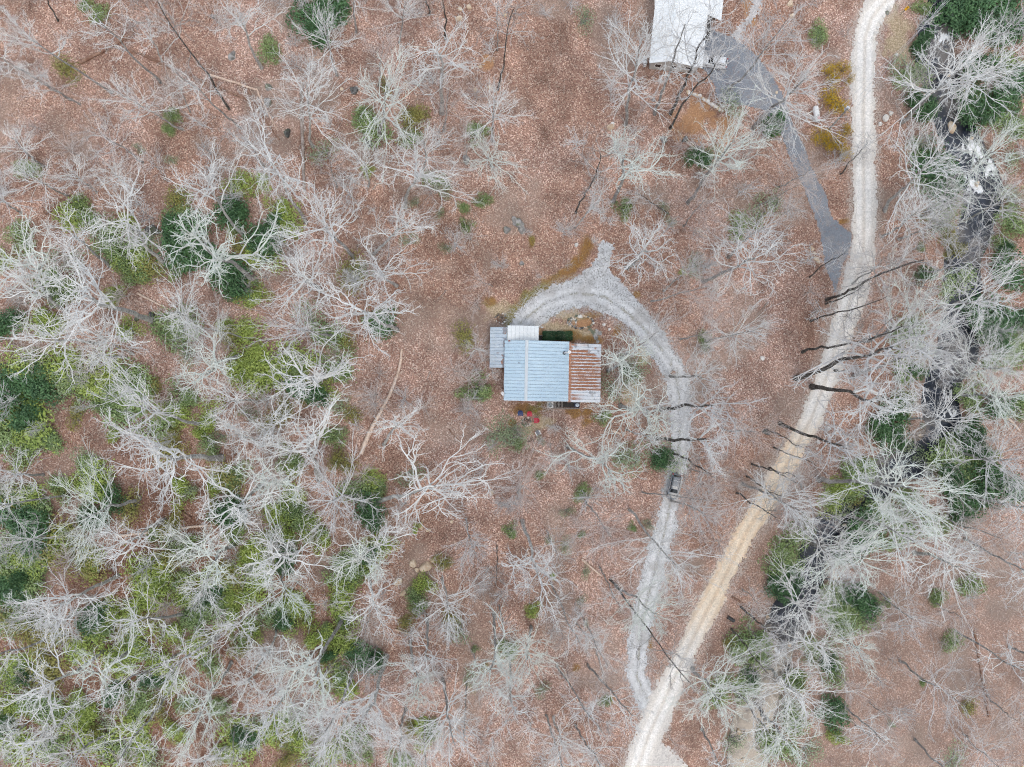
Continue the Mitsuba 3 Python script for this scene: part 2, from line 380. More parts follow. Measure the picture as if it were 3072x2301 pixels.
def foam_at(p):
    k = mi.Float(0)
    for fx, fy, fr in FOAM_W:
        k = dr.maximum(k, dr.exp(-(dr.square(p.x - fx) + dr.square(p.y - fy)) / (2.2 * fr * fr)))
    s = FB(p.x * 1.9 + 2.0 * N3(p.x * 0.5, p.y * 0.5, 1.0), p.y * 0.75, 8.0, 4)
    return SS(0.54, 0.70, s * (0.55 + 0.75 * k) - 0.10 * (1 - k))
def water_col(p, n, uv):
    bed = SS(0.42, 0.62, FB(p.x * 0.16, p.y * 0.16, 12.0, 3))
    c = MX((0.014, 0.018, 0.028), (0.17, 0.155, 0.145), bed * 0.9)
    c = MX(c, (0.022, 0.032, 0.055), SS(0.5, 0.7, FB(p.x * 0.8, p.y * 0.8, 2.0, 3)) * 0.6)
    return MX(c, (0.80, 0.82, 0.85), foam_at(p))
princ('creek_water', mikit.proc(water_col), mikit.proc(lambda p, n, uv: 0.12 + 0.6 * foam_at(p)), 0.0, 0.5)
struct('creek', mikit.ply(trimesh.Trimesh(np.concatenate([wp, wz[..., None]], -1).reshape(-1, 3), wf, process=False), 'creek_water', smooth=True))
# ---------------------------------------------------------------- bare trees
# kind, foot of the trunk (x y), middle of the crown (x y), crown radius, on the surveyed plan
TREES = """
D 681 327 490 40 105|O 337 278 70 85 78|O 487 188 445 90 62|O 785 205 715 45 85|S 720 382 560 250 85|B 546 388 372 285 80|S 480 250 290 80 90|S 215 300 35 195 85|D 178 62 120 -50 80|G 240 315 120 235 60
S 570 335 525 235 55|B 130 500 55 425 85|B 205 590 90 520 78|B 290 580 215 520 66|B 410 570 335 515 66|O 735 712 610 545 115|G 790 500 742 425 75|P 500 545 455 475 48|P 430 490 300 405 92|G 60 640 -10 585 90
B 1010 225 985 95 98|S 1070 97 1050 -45 80|B 1195 125 1213 5 68|D 1331 115 1325 -50 85|D 1290 38 1278 -70 75|D 1490 265 1532 50 82|S 1492 152 1496 25 55|B 938 440 925 265 112|P 1135 262 1140 140 74|B 1140 420 1165 285 128
O 1325 340 1340 170 108|B 1478 422 1492 318 105|B 1482 502 1472 470 88|P 1330 392 1342 280 85|B 1105 560 1090 480 78|B 1268 528 1282 430 92|O 1213 622 1258 508 118|O 917 666 828 515 128|P 1012 562 988 478 62|P 1400 470 1395 400 70
B 1873 375 1905 150 128|S 1965 345 2045 130 118|D 2010 348 2112 130 118|D 2016 383 2130 205 95|B 2065 605 2195 415 118|O 1840 605 1908 468 108|B 2255 390 2395 255 132|G 2230 425 2300 365 72|P 2185 275 2315 105 120|O 1880 803 1938 722 120
O 2110 845 2250 752 128|G 1990 872 2078 798 66|P 1955 905 2100 872 108|G 2185 772 2285 690 98|B 2110 1025 2240 1005 92|P 2040 1015 2150 975 92|G 1905 1050 1968 1002 84|O 1825 1112 1885 1085 96|O 2010 1128 2112 1112 85|O 1724 683 1800 610 55
D 1730 640 1782 500 82|D 2004 640 1925 590 50|P 2050 680 2120 600 82|P 2330 560 2420 500 95|P 2270 620 2370 560 90
B 2704 362 2872 200 150|B 2810 310 2988 205 132|B 2655 632 2808 475 135|B 2830 560 2985 465 122|G 2880 668 3032 600 108|D 2525 522 2600 440 58|G 2930 160 3060 60 90|P 2700 300 2760 230 60
D 2478 896 2690 825 118|D 2478 908 2572 868 58|D 2433 965 2605 900 72|D 2405 1059 2640 1000 112|K 2390 1135 2670 1078 158|D 2432 833 2520 765 52|B 2650 712 2760 640 95|G 2694 719 2830 672 92|P 2560 850 2690 765 100|P 2750 822 2928 765 128
B 2780 930 2962 888 128|B 2590 1015 2760 960 135|O 2560 1130 2800 1070 142|B 2815 1105 2935 1065 112|B 2880 1130 3005 1098 110|G 2760 650 2862 605 72|K 2505 1112 2560 1105 60
K 2435 1160 2640 1200 148|B 2465 1440 2735 1455 172|B 2700 1255 2860 1270 118|B 2860 1182 3000 1190 108|G 2880 1358 3028 1378 112|S 2874 1484 3085 1525 110|B 2526 1538 2715 1590 165|B 2384 1558 2500 1658 125|P 2400 1450 2443 1560 85|B 2440 1620 2585 1660 150
P 2830 1552 2982 1604 128|B 2740 1660 2862 1695 128|S 2895 1614 3100 1735 100|K 2340 1270 2512 1335 105|D 2300 1292 2390 1330 60|D 2325 1340 2440 1392 62|D 2304 1402 2385 1440 55|D 2252 1392 2375 1428 62|D 2238 1430 2330 1480 60|B 2228 1448 2395 1518 112
D 2210 1475 2320 1540 66
B 2330 1785 2415 1830 108|B 2365 1905 2455 1942 118|G 2470 1735 2545 1748 72|B 2305 2005 2395 2090 122|B 2285 2130 2355 2212 120|B 2520 1910 2576 1952 72|P 2500 2010 2558 2064 62|S 2515 2100 2625 2205 85|S 2866 1894 3060 2000 100|P 2640 1780 2727 1842 95
P 2697 1979 2860 2085 130|S 2745 2215 2865 2320 85|S 3026 1940 3150 1990 90|P 2610 2110 2670 2160 70|P 2570 2180 2640 2235 80|P 2800 1810 2880 1866 92|P 2960 2080 3060 2150 110|P 2890 2200 2980 2280 95
S 1652 1750 1726 1895 75|S 1765 1995 1900 2140 85|S 1741 1840 1812 1970 68|D 1826 1735 2040 2005 88|B 1730 1870 1772 1920 62|B 1590 1885 1578 1990 110|S 1670 2000 1785 2160 90|S 1640 2145 1680 2285 90|S 1725 2175 1795 2300 90|B 1660 2150 1692 2240 85
P 1790 1960 1822 2040 70|B 1850 1752 1962 1832 98|P 2230 1770 2264 1806 62|B 2080 2000 2152 2085 128|S 2190 2050 2300 2165 85|S 2104 2185 2165 2300 82|D 2195 1890 2285 1985 75|D 2220 1820 2330 1915 75|P 2010 2220 2030 2248 40
B 840 1690 848 1790 105|O 1100 1712 1130 1808 108|O 1028 1858 905 2045 122|O 935 1965 800 2165 120|O 1160 1967 1115 2165 112|B 1070 2010 995 2190 128|G 1130 1940 1098 2030 45|B 1325 1735 1345 1832 98|O 1280 1855 1262 1985 88|O 1230 1925 1245 2060 72
B 1322 2035 1348 2205 128|S 1275 2170 1270 2315 80|O 1482 1842 1492 2005 92|O 1530 1960 1528 2115 88|S 1400 2050 1392 2190 62|S 1498 1815 1520 1900 45|O 830 1880 800 1975 88|O 860 1990 825 2090 95|P 990 1990 938 2075 78|B 1050 2130 1000 2255 108
B 1215 2130 1190 2250 98|P 1110 1830 1100 1885 78|P 1420 1960 1440 2050 70
O 1130 1507 1325 1458 168|O 1150 1335 1203 1278 78|O 960 1440 890 1320 138|G 1060 1490 985 1505 125|O 1046 1690 1150 1622 112|O 1060 1640 1085 1690 85|G 1397 1555 1425 1656 64|O 880 1625 812 1672 138|O 862 1440 800 1468 108|D 1491 1639 1492 1725 42
O 870 1240 800 1290 90
O 1862 1218 1916 1240 112|K 1981 1228 2125 1242 118|K 1967 1315 2120 1318 100|D 2020 1360 2110 1398 75|O 1880 1290 1950 1312 72|O 1703 1341 1812 1395 102|P 1925 1478 2088 1505 92|G 2010 1500 2110 1545 80|P 1556 1500 1562 1475 118|O 1567 1562 1602 1712 118
P 1755 1503 1812 1595 112|B 1890 1530 2015 1690 112|S 1800 1702 1850 1800 65|P 1640 1590 1675 1660 72|P 2060 1400 2150 1440 95|P 2170 1290 2260 1300 100
O 500 800 365 682 130|O 160 917 70 785 130|O 464 963 230 912 150|O 200 935 75 850 120|O 330 800 205 720 108|B 585 965 540 935 98|O 765 845 645 735 140|O 300 1030 135 1010 128|B 400 1062 298 1005 108|O 380 1075 282 1068 92
O 716 1068 610 1092 112|P 730 1010 610 990 92|O 1060 770 970 640 142|O 1120 762 1215 655 92|P 1165 770 1168 742 46|O 960 872 905 805 142|O 1190 858 1130 812 112|O 1190 990 1118 940 140|G 1000 1010 890 985 118|O 980 1130 915 1110 148
O 605 1274 402 1210 130|O 667 1374 470 1405 158|B 772 1208 680 1205 92|O 790 1335 712 1322 90|B 208 1485 -75 1535 110|O 130 1425 45 1438 88|B 417 1489 248 1548 110|O 494 1559 350 1632 118|O 785 1458 708 1532 150|O 700 1635 605 1672 110
G 150 1602 62 1625 90|B 330 1590 250 1612 62
O 352 1728 150 1850 130|G 280 1835 175 1872 105|O 310 1955 115 2080 140|O 560 1842 400 1880 110|S 555 1958 345 2080 100|O 653 1910 535 2005 105|S 511 2072 385 2245 110|B 692 1982 580 2160 112|S 156 1916 -25 1990 90|O 400 1945 300 2020 100
O 790 1962 728 2042 100|B 640 1700 608 1765 82|O 755 1830 695 1885 100|S 706 2166 690 2295 60|O 680 2240 625 2290 90|O 230 2120 110 2240 110|G 320 2200 210 2290 110|S 120 2130 20 2230 80
P 1480 860 1435 845 46|P 1440 930 1420 915 42|P 1450 1050 1432 1050 52|P 1375 1115 1360 1110 48|P 1420 1225 1418 1230 40|P 1100 1420 1090 1412 55|P 1350 560 1340 530 60|P 1650 1330 1655 1375 40
"""

def rot_about(v, ax, ang):
    c, s = np.cos(ang)[:, None], np.sin(ang)[:, None]
    return v * c + np.cross(ax, v) * s + ax * (np.sum(ax * v, 1, keepdims=True)) * (1 - c)

def branch(rng, base, d, length, r0, K, wig, up, tip):
    """N polylines from base along d, wandering by wig and bending up; returns points and radii."""
    N = len(base)
    P = np.empty((N, K, 3)); P[:, 0] = base
    step = (length / (K - 1))[:, None]
    cur = d.copy()
    for k in range(1, K):
        cur = cur + rng.normal(size=(N, 3)) * wig + np.array([0, 0, up])
        cur /= np.linalg.norm(cur, axis=1, keepdims=True)
        P[:, k] = P[:, k - 1] + cur * step
    R = r0[:, None] * (1 - (1 - tip) * np.linspace(0, 1, K)[None, :] ** 0.9)
    return P, R

def children(rng, P, R, m, t0, t1, ang0, ang1, lr, rr, parent_len, rmin, shrink=0.55):
    N, K, _ = P.shape
    t = (t0 + (t1 - t0) * (np.arange(m)[None] + rng.uniform(0.1, 0.9, (N, m))) / m)
    s = t * (K - 1); i = np.minimum(s.astype(int), K - 2); w = (s - i)[..., None]
    n = np.arange(N)[:, None]
    base = P[n, i] * (1 - w) + P[n, i + 1] * w
    tang = P[n, i + 1] - P[n, i]; tang /= np.linalg.norm(tang, axis=2, keepdims=True) + 1e-12
    rad = R[n, i] * (1 - w[..., 0]) + R[n, i + 1] * w[..., 0]
    base, tang, rad = base.reshape(-1, 3), tang.reshape(-1, 3), rad.ravel()
    side = np.cross(tang, rng.normal(size=tang.shape)); side /= np.linalg.norm(side, axis=1, keepdims=True) + 1e-12
    d = rot_about(tang, side, rng.uniform(ang0, ang1, len(tang)))
    L = np.repeat(parent_len, m) * lr * rng.uniform(0.65, 1.25, len(tang)) * (1 - shrink * t.ravel())
    r = np.maximum(np.minimum(rad * 0.85, np.repeat(R[:, 0], m) * rr), rmin)
    return base, d, L, r

def make_tree(kind, seed):
    """A leafless tree 15 m to the middle of its crown and about 6 m in crown radius: trunk mesh, crown mesh."""
    rng = np.random.default_rng(seed)
    D = math.radians
    if kind == 'O':       # short-boled spreading tree with crooked limbs
        top, fork = 14.2, rng.uniform(8.0, 10.0)
        tk, n1 = 12, 10
        z = np.linspace(0, top, tk)
        xy = np.cumsum(rng.normal(size=(tk, 2)) * 0.22 * (z[:, None] / top), axis=0)
        tp = np.c_[xy, z]; tr = 0.235 * (1 - 0.62 * (z / top)) + 0.10 * np.exp(-z / 0.5)
        ts = np.sort(np.r_[rng.uniform(fork / top, 0.98, n1 - 2), 0.97, 0.99])
        az = np.arange(n1) * 2.4 + rng.uniform(-0.5, 0.5, n1)
        el = np.radians(rng.uniform(12, 48, n1)) + np.linspace(-0.1, 0.45, n1)
        L1 = rng.uniform(4.6, 7.2, n1) * np.linspace(1.05, 0.75, n1); r1 = rng.uniform(0.065, 0.125, n1)
        spec = dict(K=(9, 7, 5, 4), wig=(0.24, 0.27, 0.30, 0.3), up=(0.03, 0.03, 0.02, 0.02), m=(6, 5, 3), ang=((24, 58), (25, 65), (25, 60)), lr=(0.62, 0.62, 0.58), sides=(6, 4, 3, 3), rmin=(0.028, 0.0155, 0.0088))
    elif kind in 'BG':    # straight trunk breaking into a broom of upswept branches
        top = 17.0
        tk, n1 = 14, 22
        z = np.linspace(0, top, tk)
        xy = np.cumsum(rng.normal(size=(tk, 2)) * 0.09, axis=0)
        tp = np.c_[xy, z]; tr = 0.165 * (1 - 0.76 * (z / top)) + 0.07 * np.exp(-z / 0.5)
        ts = np.sort(rng.uniform(0.48, 0.99, n1)); az = np.arange(n1) * 2.4 + rng.uniform(-0.5, 0.5, n1)
        el = np.radians(rng.uniform(22, 52, n1)) + np.linspace(0, 0.35, n1)
        L1 = np.interp(ts, [0.48, 0.7, 1.0], [6.4, 6.0, 3.0]) * rng.uniform(0.75, 1.15, n1); r1 = np.interp(ts, [0.48, 1], [0.064, 0.04]) * rng.uniform(0.8, 1.2, n1)
        spec = dict(K=(8, 6, 4, 3), wig=(0.12, 0.15, 0.18, 0.2), up=(0.035, 0.04, 0.03, 0.03), m=(6, 4, 3), ang=((18, 42), (18, 45), (20, 45)), lr=(0.54, 0.57, 0.55), sides=(5, 4, 3, 3), rmin=(0.0205, 0.0122, 0.0078))
    elif kind == 'P':     # small understorey tree, all fine twigs
        top = 16.0
        tk, n1 = 10, 20
        z = np.linspace(0, top, tk)
        xy = np.cumsum(rng.normal(size=(tk, 2)) * 0.16, axis=0)
        tp = np.c_[xy, z]; tr = 0.13 * (1 - 0.8 * (z / top)) + 0.05 * np.exp(-z / 0.4)
        ts = np.sort(rng.uniform(0.38, 0.99, n1)); az = np.arange(n1) * 2.4 + rng.uniform(-0.5, 0.5, n1)
        el = np.radians(rng.uniform(18, 50, n1))
        L1 = np.interp(ts, [0.38, 0.7, 1.0], [6.6, 5.8, 2.8]) * rng.uniform(0.7, 1.2, n1); r1 = np.full(n1, 0.038)
        spec = dict(K=(7, 5, 4, 3), wig=(0.15, 0.18, 0.2, 0.2), up=(0.03, 0.03, 0.03, 0.02), m=(7, 4, 3), ang=((20, 48), (20, 50), (20, 50)), lr=(0.52, 0.55, 0.55), sides=(3, 3, 3, 3), rmin=(0.0145, 0.0092, 0.0066))
    else:                 # D, S: tall clear trunk with a small open crown
        top = 17.5
        tk, n1 = 14, 12
        z = np.linspace(0, top, tk)
        xy = np.cumsum(rng.normal(size=(tk, 2)) * 0.13, axis=0)
        tp = np.c_[xy, z]; tr = 0.165 * (1 - 0.66 * (z / top)) + 0.075 * np.exp(-z / 0.5)
        ts = np.sort(rng.uniform(0.5, 0.99, n1)); az = np.arange(n1) * 2.4 + rng.uniform(-0.6, 0.6, n1)
        el = np.radians(rng.uniform(10, 50, n1))
        L1 = np.interp(ts, [0.5, 0.75, 1.0], [4.5, 6.2, 3.4]) * rng.uniform(0.6, 1.2, n1); r1 = np.interp(ts, [0.5, 1], [0.06, 0.045])
        spec = dict(K=(9, 6, 5, 3), wig=(0.24, 0.26, 0.28, 0.25), up=(0.02, 0.02, 0.02, 0.02), m=(6, 4, 3), ang=((25, 60), (25, 60), (25, 55)), lr=(0.55, 0.58, 0.55), sides=(5, 4, 3, 3), rmin=(0.021, 0.0122, 0.0078))
    trunk = tube1(tp, tr, 9)
    s = ts * (tk - 1); i = np.minimum(s.astype(int), tk - 2); w = (s - i)[:, None]
    base = tp[i] * (1 - w) + tp[i + 1] * w
    r1 = np.minimum(r1, (tr[i] * (1 - w[:, 0]) + tr[i + 1] * w[:, 0]) * 0.9)
    d = np.c_[np.cos(az) * np.cos(el), np.sin(az) * np.cos(el), np.sin(el)]
    parts, L = [], L1
    P, R = branch(rng, base, d, L1, r1, spec['K'][0], spec['wig'][0], spec['up'][0], 0.28)
    parts.append(tubes(P, R, spec['sides'][0]))
    for k in range(3):
        base, d, L, r = children(rng, P, R, spec['m'][k], 0.16 if k == 0 else 0.1, 1.0, *map(D, spec['ang'][k]), spec['lr'][k], 0.55, L, spec['rmin'][k])
        P, R = branch(rng, base, d, L, r, spec['K'][k + 1], spec['wig'][k + 1], spec['up'][k + 1], 0.45)
        parts.append(tubes(P, R, spec['sides'][k + 1]))
    return trunk, trimesh.Trimesh(*join(parts), process=False)

def bark(key, a, b, c):
    """Bark with pale lichen flecks and dark furrows."""
    def col(p, n, uv):
        m = FB(p.x * 1.7, p.y * 1.7, p.z * 1.1, 3)
        k = N3(p.x * 9, p.y * 9, p.z * 3)
        return MX(MX(a, b, SS(0.3, 0.65, m)), c, SS(0.62, 0.8, k) * 0.8)
    return diffuse(key, mikit.proc(col))

bark('bark_pale', (0.34, 0.33, 0.32), (0.50, 0.50, 0.475), (0.17, 0.165, 0.16))
bark('bark_grey', (0.26, 0.255, 0.25), (0.40, 0.40, 0.385), (0.13, 0.125, 0.12))
bark('bark_dark', (0.065, 0.058, 0.052), (0.135, 0.125, 0.118), (0.26, 0.265, 0.25))
def twig(key, a, b):
    return diffuse(key, mikit.proc(lambda p, n, uv: MX(a, b, SS(0.25, 0.7, FB(p.x * 0.45, p.y * 0.45, p.z * 0.45, 2)))))
twig('twig_pale', (0.58, 0.58, 0.575), (0.74, 0.755, 0.75)); twig('twig_grey', (0.46, 0.455, 0.455), (0.62, 0.625, 0.63))
twig('twig_pink', (0.45, 0.39, 0.37), (0.58, 0.54, 0.52)); twig('twig_mixed', (0.20, 0.185, 0.178), (0.58, 0.57, 0.56)); twig('twig_lichen', (0.58, 0.595, 0.57), (0.68, 0.735, 0.69))

VARIANTS = {'O': [('O', 11, 'bark_pale', 'twig_pale'), ('O', 12, 'bark_pale', 'twig_pale'), ('O', 13, 'bark_grey', 'twig_lichen'), ('O', 14, 'bark_pale', 'twig_pale'), ('O', 15, 'bark_grey', 'twig_pale')],
            'B': [('B', 21, 'bark_grey', 'twig_pale'), ('B', 22, 'bark_grey', 'twig_lichen'), ('B', 23, 'bark_pale', 'twig_pale'), ('B', 24, 'bark_grey', 'twig_pale')],
            'G': [('G', 31, 'bark_grey', 'twig_grey'), ('G', 32, 'bark_grey', 'twig_grey')],
            'K': [('O', 16, 'bark_dark', 'twig_pale'), ('O', 17, 'bark_dark', 'twig_grey')],
            'P': [('P', 41, 'bark_grey', 'twig_pink'), ('P', 42, 'bark_grey', 'twig_grey'), ('P', 43, 'bark_grey', 'twig_pink')],
            'S': [('S', 51, 'bark_grey', 'twig_pale'), ('S', 52, 'bark_grey', 'twig_grey'), ('S', 53, 'bark_grey', 'twig_pale')],
            'D': [('D', 61, 'bark_dark', 'twig_mixed'), ('D', 62, 'bark_dark', 'twig_grey'), ('D', 63, 'bark_dark', 'twig_mixed')]}
SPREAD = {}
for kk, vs in VARIANTS.items():
    for j, (kind, seed, bk, tw) in enumerate(vs):
        tr_, cr_ = make_tree(kind, seed)
        cv = np.asarray(cr_.vertices); mid = np.median(cv, axis=0)
        SPREAD[kk, j] = (mid, float(np.percentile(np.linalg.norm((cv - mid)[:, :2], axis=1), 88)))
        scene[f'shape_tree_{kk}_{j}'] = {'type': 'shapegroup', 'trunk': mikit.ply(tr_, bk, smooth=True), 'crown': mikit.ply(cr_, tw)}

# ---- words for the labels
LANDMARKS = [('the metal-roofed cabin', 1640, 1095, 170), ('the white-roofed house', 2060, 60, 190), ('the white propane tank', 2447, 365, 70), ('the grey car on the gravel drive', 2022, 1460, 80), ('the yellow road sign', 2713, 30, 90),
             ('the long pale fallen log', 1140, 1200, 130), ('the fire pit', 1580, 1262, 60), ('the earth circle with the stone edging', 2080, 360, 90), ('the road junction', 1940, 2130, 120), ('the mossy top of the gravel loop', 1790, 760, 90)]
def line_side(px, py, E):
    E = np.array(E, float)
    c = np.interp(py, E[:, 2], (E[:, 0] + E[:, 1]) / 2)
    return px - c
CRK = np.array(CREEK_PX, float)
def whereabouts(px, py):
    best = min(((math.hypot(px - x, py - y) - r, n, x, y) for n, x, y, r in LANDMARKS))
    if best[0] < 110:
        dx, dy = px - best[2], py - best[3]
        if abs(dx) > 2.2 * abs(dy): side = 'right of' if dx > 0 else 'left of'
        elif abs(dy) > 2.2 * abs(dx): side = 'below' if dy > 0 else 'above'
        else: side = ('lower' if dy > 0 else 'upper') + (' right of' if dx > 0 else ' left of')
        return f'{side} {best[1]}'
    dc = px - np.interp(py, CRK[:, 1], CRK[:, 0])
    dr0 = line_side(px, py, ROAD_E); dg = line_side(px, py, GRAV_E)
    if abs(dc) < 130: return 'on the creek bank' if abs(dc) > 60 else 'leaning over the creek'
    if abs(dr0) < 170: return 'beside the dirt road, ' + ('creek side' if dr0 > 0 else 'hill side')
    if dr0 > 0: return 'between road and creek' if dc < 0 else 'beyond the creek'
    if py > 1100 and abs(dg) < 170: return 'beside the gravel drive'
    if px > 1850 and py < 900: return 'between the asphalt drive and woods'
    if px > 2000: return 'between gravel drive and road'
    if px < 1400 and py > 560 and px < 1000: return 'on the laurel slope'
    return 'on the leafy hillside'
ONES = 'nought one two three four five six seven eight nine ten eleven twelve thirteen fourteen fifteen sixteen seventeen eighteen nineteen'.split()
TENS = 'x x twenty thirty forty fifty sixty seventy eighty ninety'.split()
NUM = {n: ONES[n] if n < 20 else 'hundred' if n == 100 else TENS[n // 10] + ('-' + ONES[n % 10] if n % 10 else '') for n in range(101)}
texts = set()
def label_at(look, px, py, unique=True):
    """Look, neighbours and place in the photograph, at most sixteen words."""
    w = whereabouts(px, py)
    X, Y = max(0, min(100, px / 30.72)), max(0, min(100, py / 23.01))
    t = f'{look} {w}, {NUM[round(X)]} across, {NUM[round(Y)]} down, of a hundred'
    if len(t.split()) > 16: t = f'{look}, {NUM[round(X)]} across, {NUM[round(Y)]} down, of a hundred'
    for dx, dy in ((0, 0), (1, 0), (0, 1), (-1, 0), (0, -1)):
        u = t.replace(f'{NUM[round(X)]} across, {NUM[round(Y)]} down', f'{NUM[max(0, min(100, round(X) + dx))]} across, {NUM[max(0, min(100, round(Y) + dy))]} down')
        if u not in texts: t = u; break
    texts.add(t)
    return t

LOOK = {'O': 'pale crooked-limbed bare tree', 'K': 'pale-limbed bare tree with dark trunk', 'B': 'pale bare tree with upswept fine twigs', 'G': 'grey bare tree with fine twigs', 'P': 'thin pinkish bare tree', 'S': 'slim bare tree with clear grey trunk', 'D': 'bare tree with dark bark'}
SIZE = lambda r: 'large ' if r >= 125 else ('small ' if r < 68 else '')
rng = np.random.default_rng(5)
FEET = []
for ln in TREES.replace('\n', '|').split('|'):
    if not ln.strip(): continue
    kk, bx, by, cx, cy, r = ln.split(); bx, by, cx, cy, r = map(float, (bx, by, cx, cy, r))
    j = int(rng.integers(len(VARIANTS[kk])))
    (mid, sp) = SPREAD[kk, j]
    B = G(bx, by)
    cd = np.array([(cx - NX) / FOC, -(cy - NY) / FOC])
    lo, hi = (6.0 if r < 68 else 10.0), (16.0 if r < 68 else 24.0)
    if math.hypot(cx - NX, cy - NY) < 260: zc = HCAM - (B[2] + float(np.clip(0.13 * r, 4, 15)))
    else: zc = float(B[:2] @ cd / (cd @ cd))
    if (kk, bx) == ('O', 1130): zc = HCAM - B[2] - 7.5
    h = float(np.clip(HCAM - zc - B[2], lo, hi)) if (kk, bx) != ('O', 1130) else 7.5
    C = np.array([*(cd * (HCAM - B[2] - h)), B[2] + h])
    s = r / FOC * (HCAM - C[2]) / sp * 1.06
    a = rng.uniform(0, 2 * np.pi)
    Rz = np.array([[math.cos(a), -math.sin(a), 0], [math.sin(a), math.cos(a), 0], [0, 0, 1.0]])
    sz = h / mid[2]
    e = rng.uniform(0.82, 1.28)
    A = Rz @ np.diag([s * e, s / e ** 0.6, sz])
    lean = (C - B - A @ mid) / h                     # the trunk leans so that the crown stands where it was surveyed
    Mx = np.eye(4); Mx[:3, :3] = A; Mx[:2, 2] += lean[:2] * sz; Mx[:3, 3] = B - [0, 0, 0.12]
    single('bare_tree', {'type': 'instance', 'to_world': M4(Mx), 'group': {'type': 'ref', 'id': f'shape_tree_{kk}_{j}'}}, label_at((SIZE(r) + LOOK[kk]).strip(), bx, by), 'tree', 'bare trees of the wood')
    FEET.append((bx, by))
# ---------------------------------------------------------------- evergreen shrubs
def clear_of_roads(px, py, m=1.0):
    x, y = W(px, py)
    p = Point(x, y)
    return min(g.distance(p) for g in (road_poly, gravel_poly, asphalt_poly)) > m and not (1440 < px < 1830 and 960 < py < 1220) and not (1940 < px < 2180 and py < 215)

def shrub_mesh(seed, n, leaf, lumps, flat=0.62):
    """Leaves on the outside of several lumps of twigs, of radius 1: (stems, leaves)."""
    rng = np.random.default_rng(seed)
    c = np.c_[rng.normal(size=(lumps, 2)) * 0.42, np.zeros(lumps)]
    rad = rng.uniform(0.28, 0.62, lumps)
    rr = np.linalg.norm(c[:, :2], axis=1); c[:, :2] *= np.minimum(1, (1.02 - rad * 0.8) / np.maximum(rr, 1e-6))[:, None]
    c[:, 2] = flat * (0.50 - 0.25 * rr + rng.uniform(-0.1, 0.2, lumps))
    w = rng.choice(lumps, n, p=rad ** 2 / (rad ** 2).sum())
    d = rng.normal(size=(n, 3)); d[:, 2] = np.abs(d[:, 2]) * 1.1 - 0.25
    d /= np.linalg.norm(d, axis=1, keepdims=True)
    q = c[w] + d * (rad[w] * rng.uniform(0.35, 1.0, n) ** 0.5)[:, None] * [1, 1, flat * 1.2]
    q += rng.normal(size=(n, 3)) * 0.05
    stray = rng.uniform(size=n) < 0.16; q[stray] += rng.normal(size=(stray.sum(), 3)) * [0.17, 0.17, 0.06]
    q[:, 2] = np.maximum(q[:, 2], 0.03)
    # a leaf: a folded diamond of two triangles
    out = d + rng.normal(size=(n, 3)) * 0.55 + [0, 0, 0.35]; out /= np.linalg.norm(out, axis=1, keepdims=True)
    a = np.cross(out, rng.normal(size=(n, 3))); a /= np.linalg.norm(a, axis=1, keepdims=True)
    b = np.cross(out, a)
    L = leaf * rng.uniform(0.7, 1.3, n)[:, None]
    v = np.stack([q - a * L, q + b * L * 0.42 + out * L * 0.12, q + a * L, q - b * L * 0.42 + out * L * 0.12], 1).reshape(-1, 3)
    i = np.arange(n)[:, None] * 4
    leaves = trimesh.Trimesh(v, np.vstack([i + [0, 2, 1], i + [0, 3, 2]]), process=False)
    base = np.c_[rng.normal(size=(lumps * 2, 2)) * 0.1, np.zeros(lumps * 2)]
    tip = np.repeat(c, 2, 0) + rng.normal(size=(lumps * 2, 3)) * 0.12
    midp = (base + tip) / 2 + rng.normal(size=(lumps * 2, 3)) * 0.08 + [0, 0, 0.06]
    P = np.stack([base, midp, tip], 1)
    stems = trimesh.Trimesh(*tubes(P, np.tile([0.022, 0.016, 0.008], (len(P), 1)), 4), process=False)
    return stems, leaves

def leafmat(key, a, b, c):
    def col(p, n, uv):
        k = CR(p.x * 6.5, p.y * 6.5, p.z * 6.5)
        return MX(MX(a, b, SS(0.2, 0.7, FB(p.x * 0.8, p.y * 0.8, p.z * 0.8, 2))), c, SS(0.7, 1.0, k))
    return mat(key, {'type': 'twosided', 'bsdf': {'type': 'principled', 'base_color': mikit.proc(col), 'roughness': 0.5, 'specular': 0.35}})
leafmat('leaf_bright', (0.190, 0.270, 0.060), (0.325, 0.415, 0.092), (0.50, 0.58, 0.19))
leafmat('leaf_mid', (0.142, 0.222, 0.085), (0.240, 0.335, 0.128), (0.42, 0.50, 0.25))
leafmat('leaf_dark', (0.035, 0.091, 0.039), (0.074, 0.170, 0.065), (0.162, 0.273, 0.131))
leafmat('leaf_olive', (0.176, 0.185, 0.053), (0.290, 0.273, 0.078), (0.396, 0.360, 0.132))
leafmat('leaf_grey', (0.192, 0.273, 0.155), (0.301, 0.374, 0.218), (0.427, 0.483, 0.318))
leafmat('leaf_yellow', (0.40, 0.255, 0.010), (0.52, 0.36, 0.018), (0.60, 0.42, 0.05))
leafmat('leaf_hedge', (0.016, 0.055, 0.026), (0.035, 0.095, 0.040), (0.10, 0.13, 0.07))
KIND = {'Y': ('leaf_bright', 'bright yellow-green laurel shrub', 'laurel_shrub', 'laurel shrubs of the slope'), 'M': ('leaf_mid', 'mid-green evergreen shrub', 'evergreen_shrub', 'evergreen shrubs of the wood'), 'D': ('leaf_dark', 'dark green rhododendron shrub', 'rhododendron_shrub', 'rhododendrons'),
        'V': ('leaf_olive', 'olive-brown leafy shrub', 'olive_shrub', 'olive shrubs'), 'E': ('leaf_grey', 'thin grey-green shrub', 'thin_shrub', 'thin grey-green shrubs'), 'F': ('leaf_yellow', 'yellow-flowering shrub', 'flowering_shrub', 'yellow flowering shrubs')}
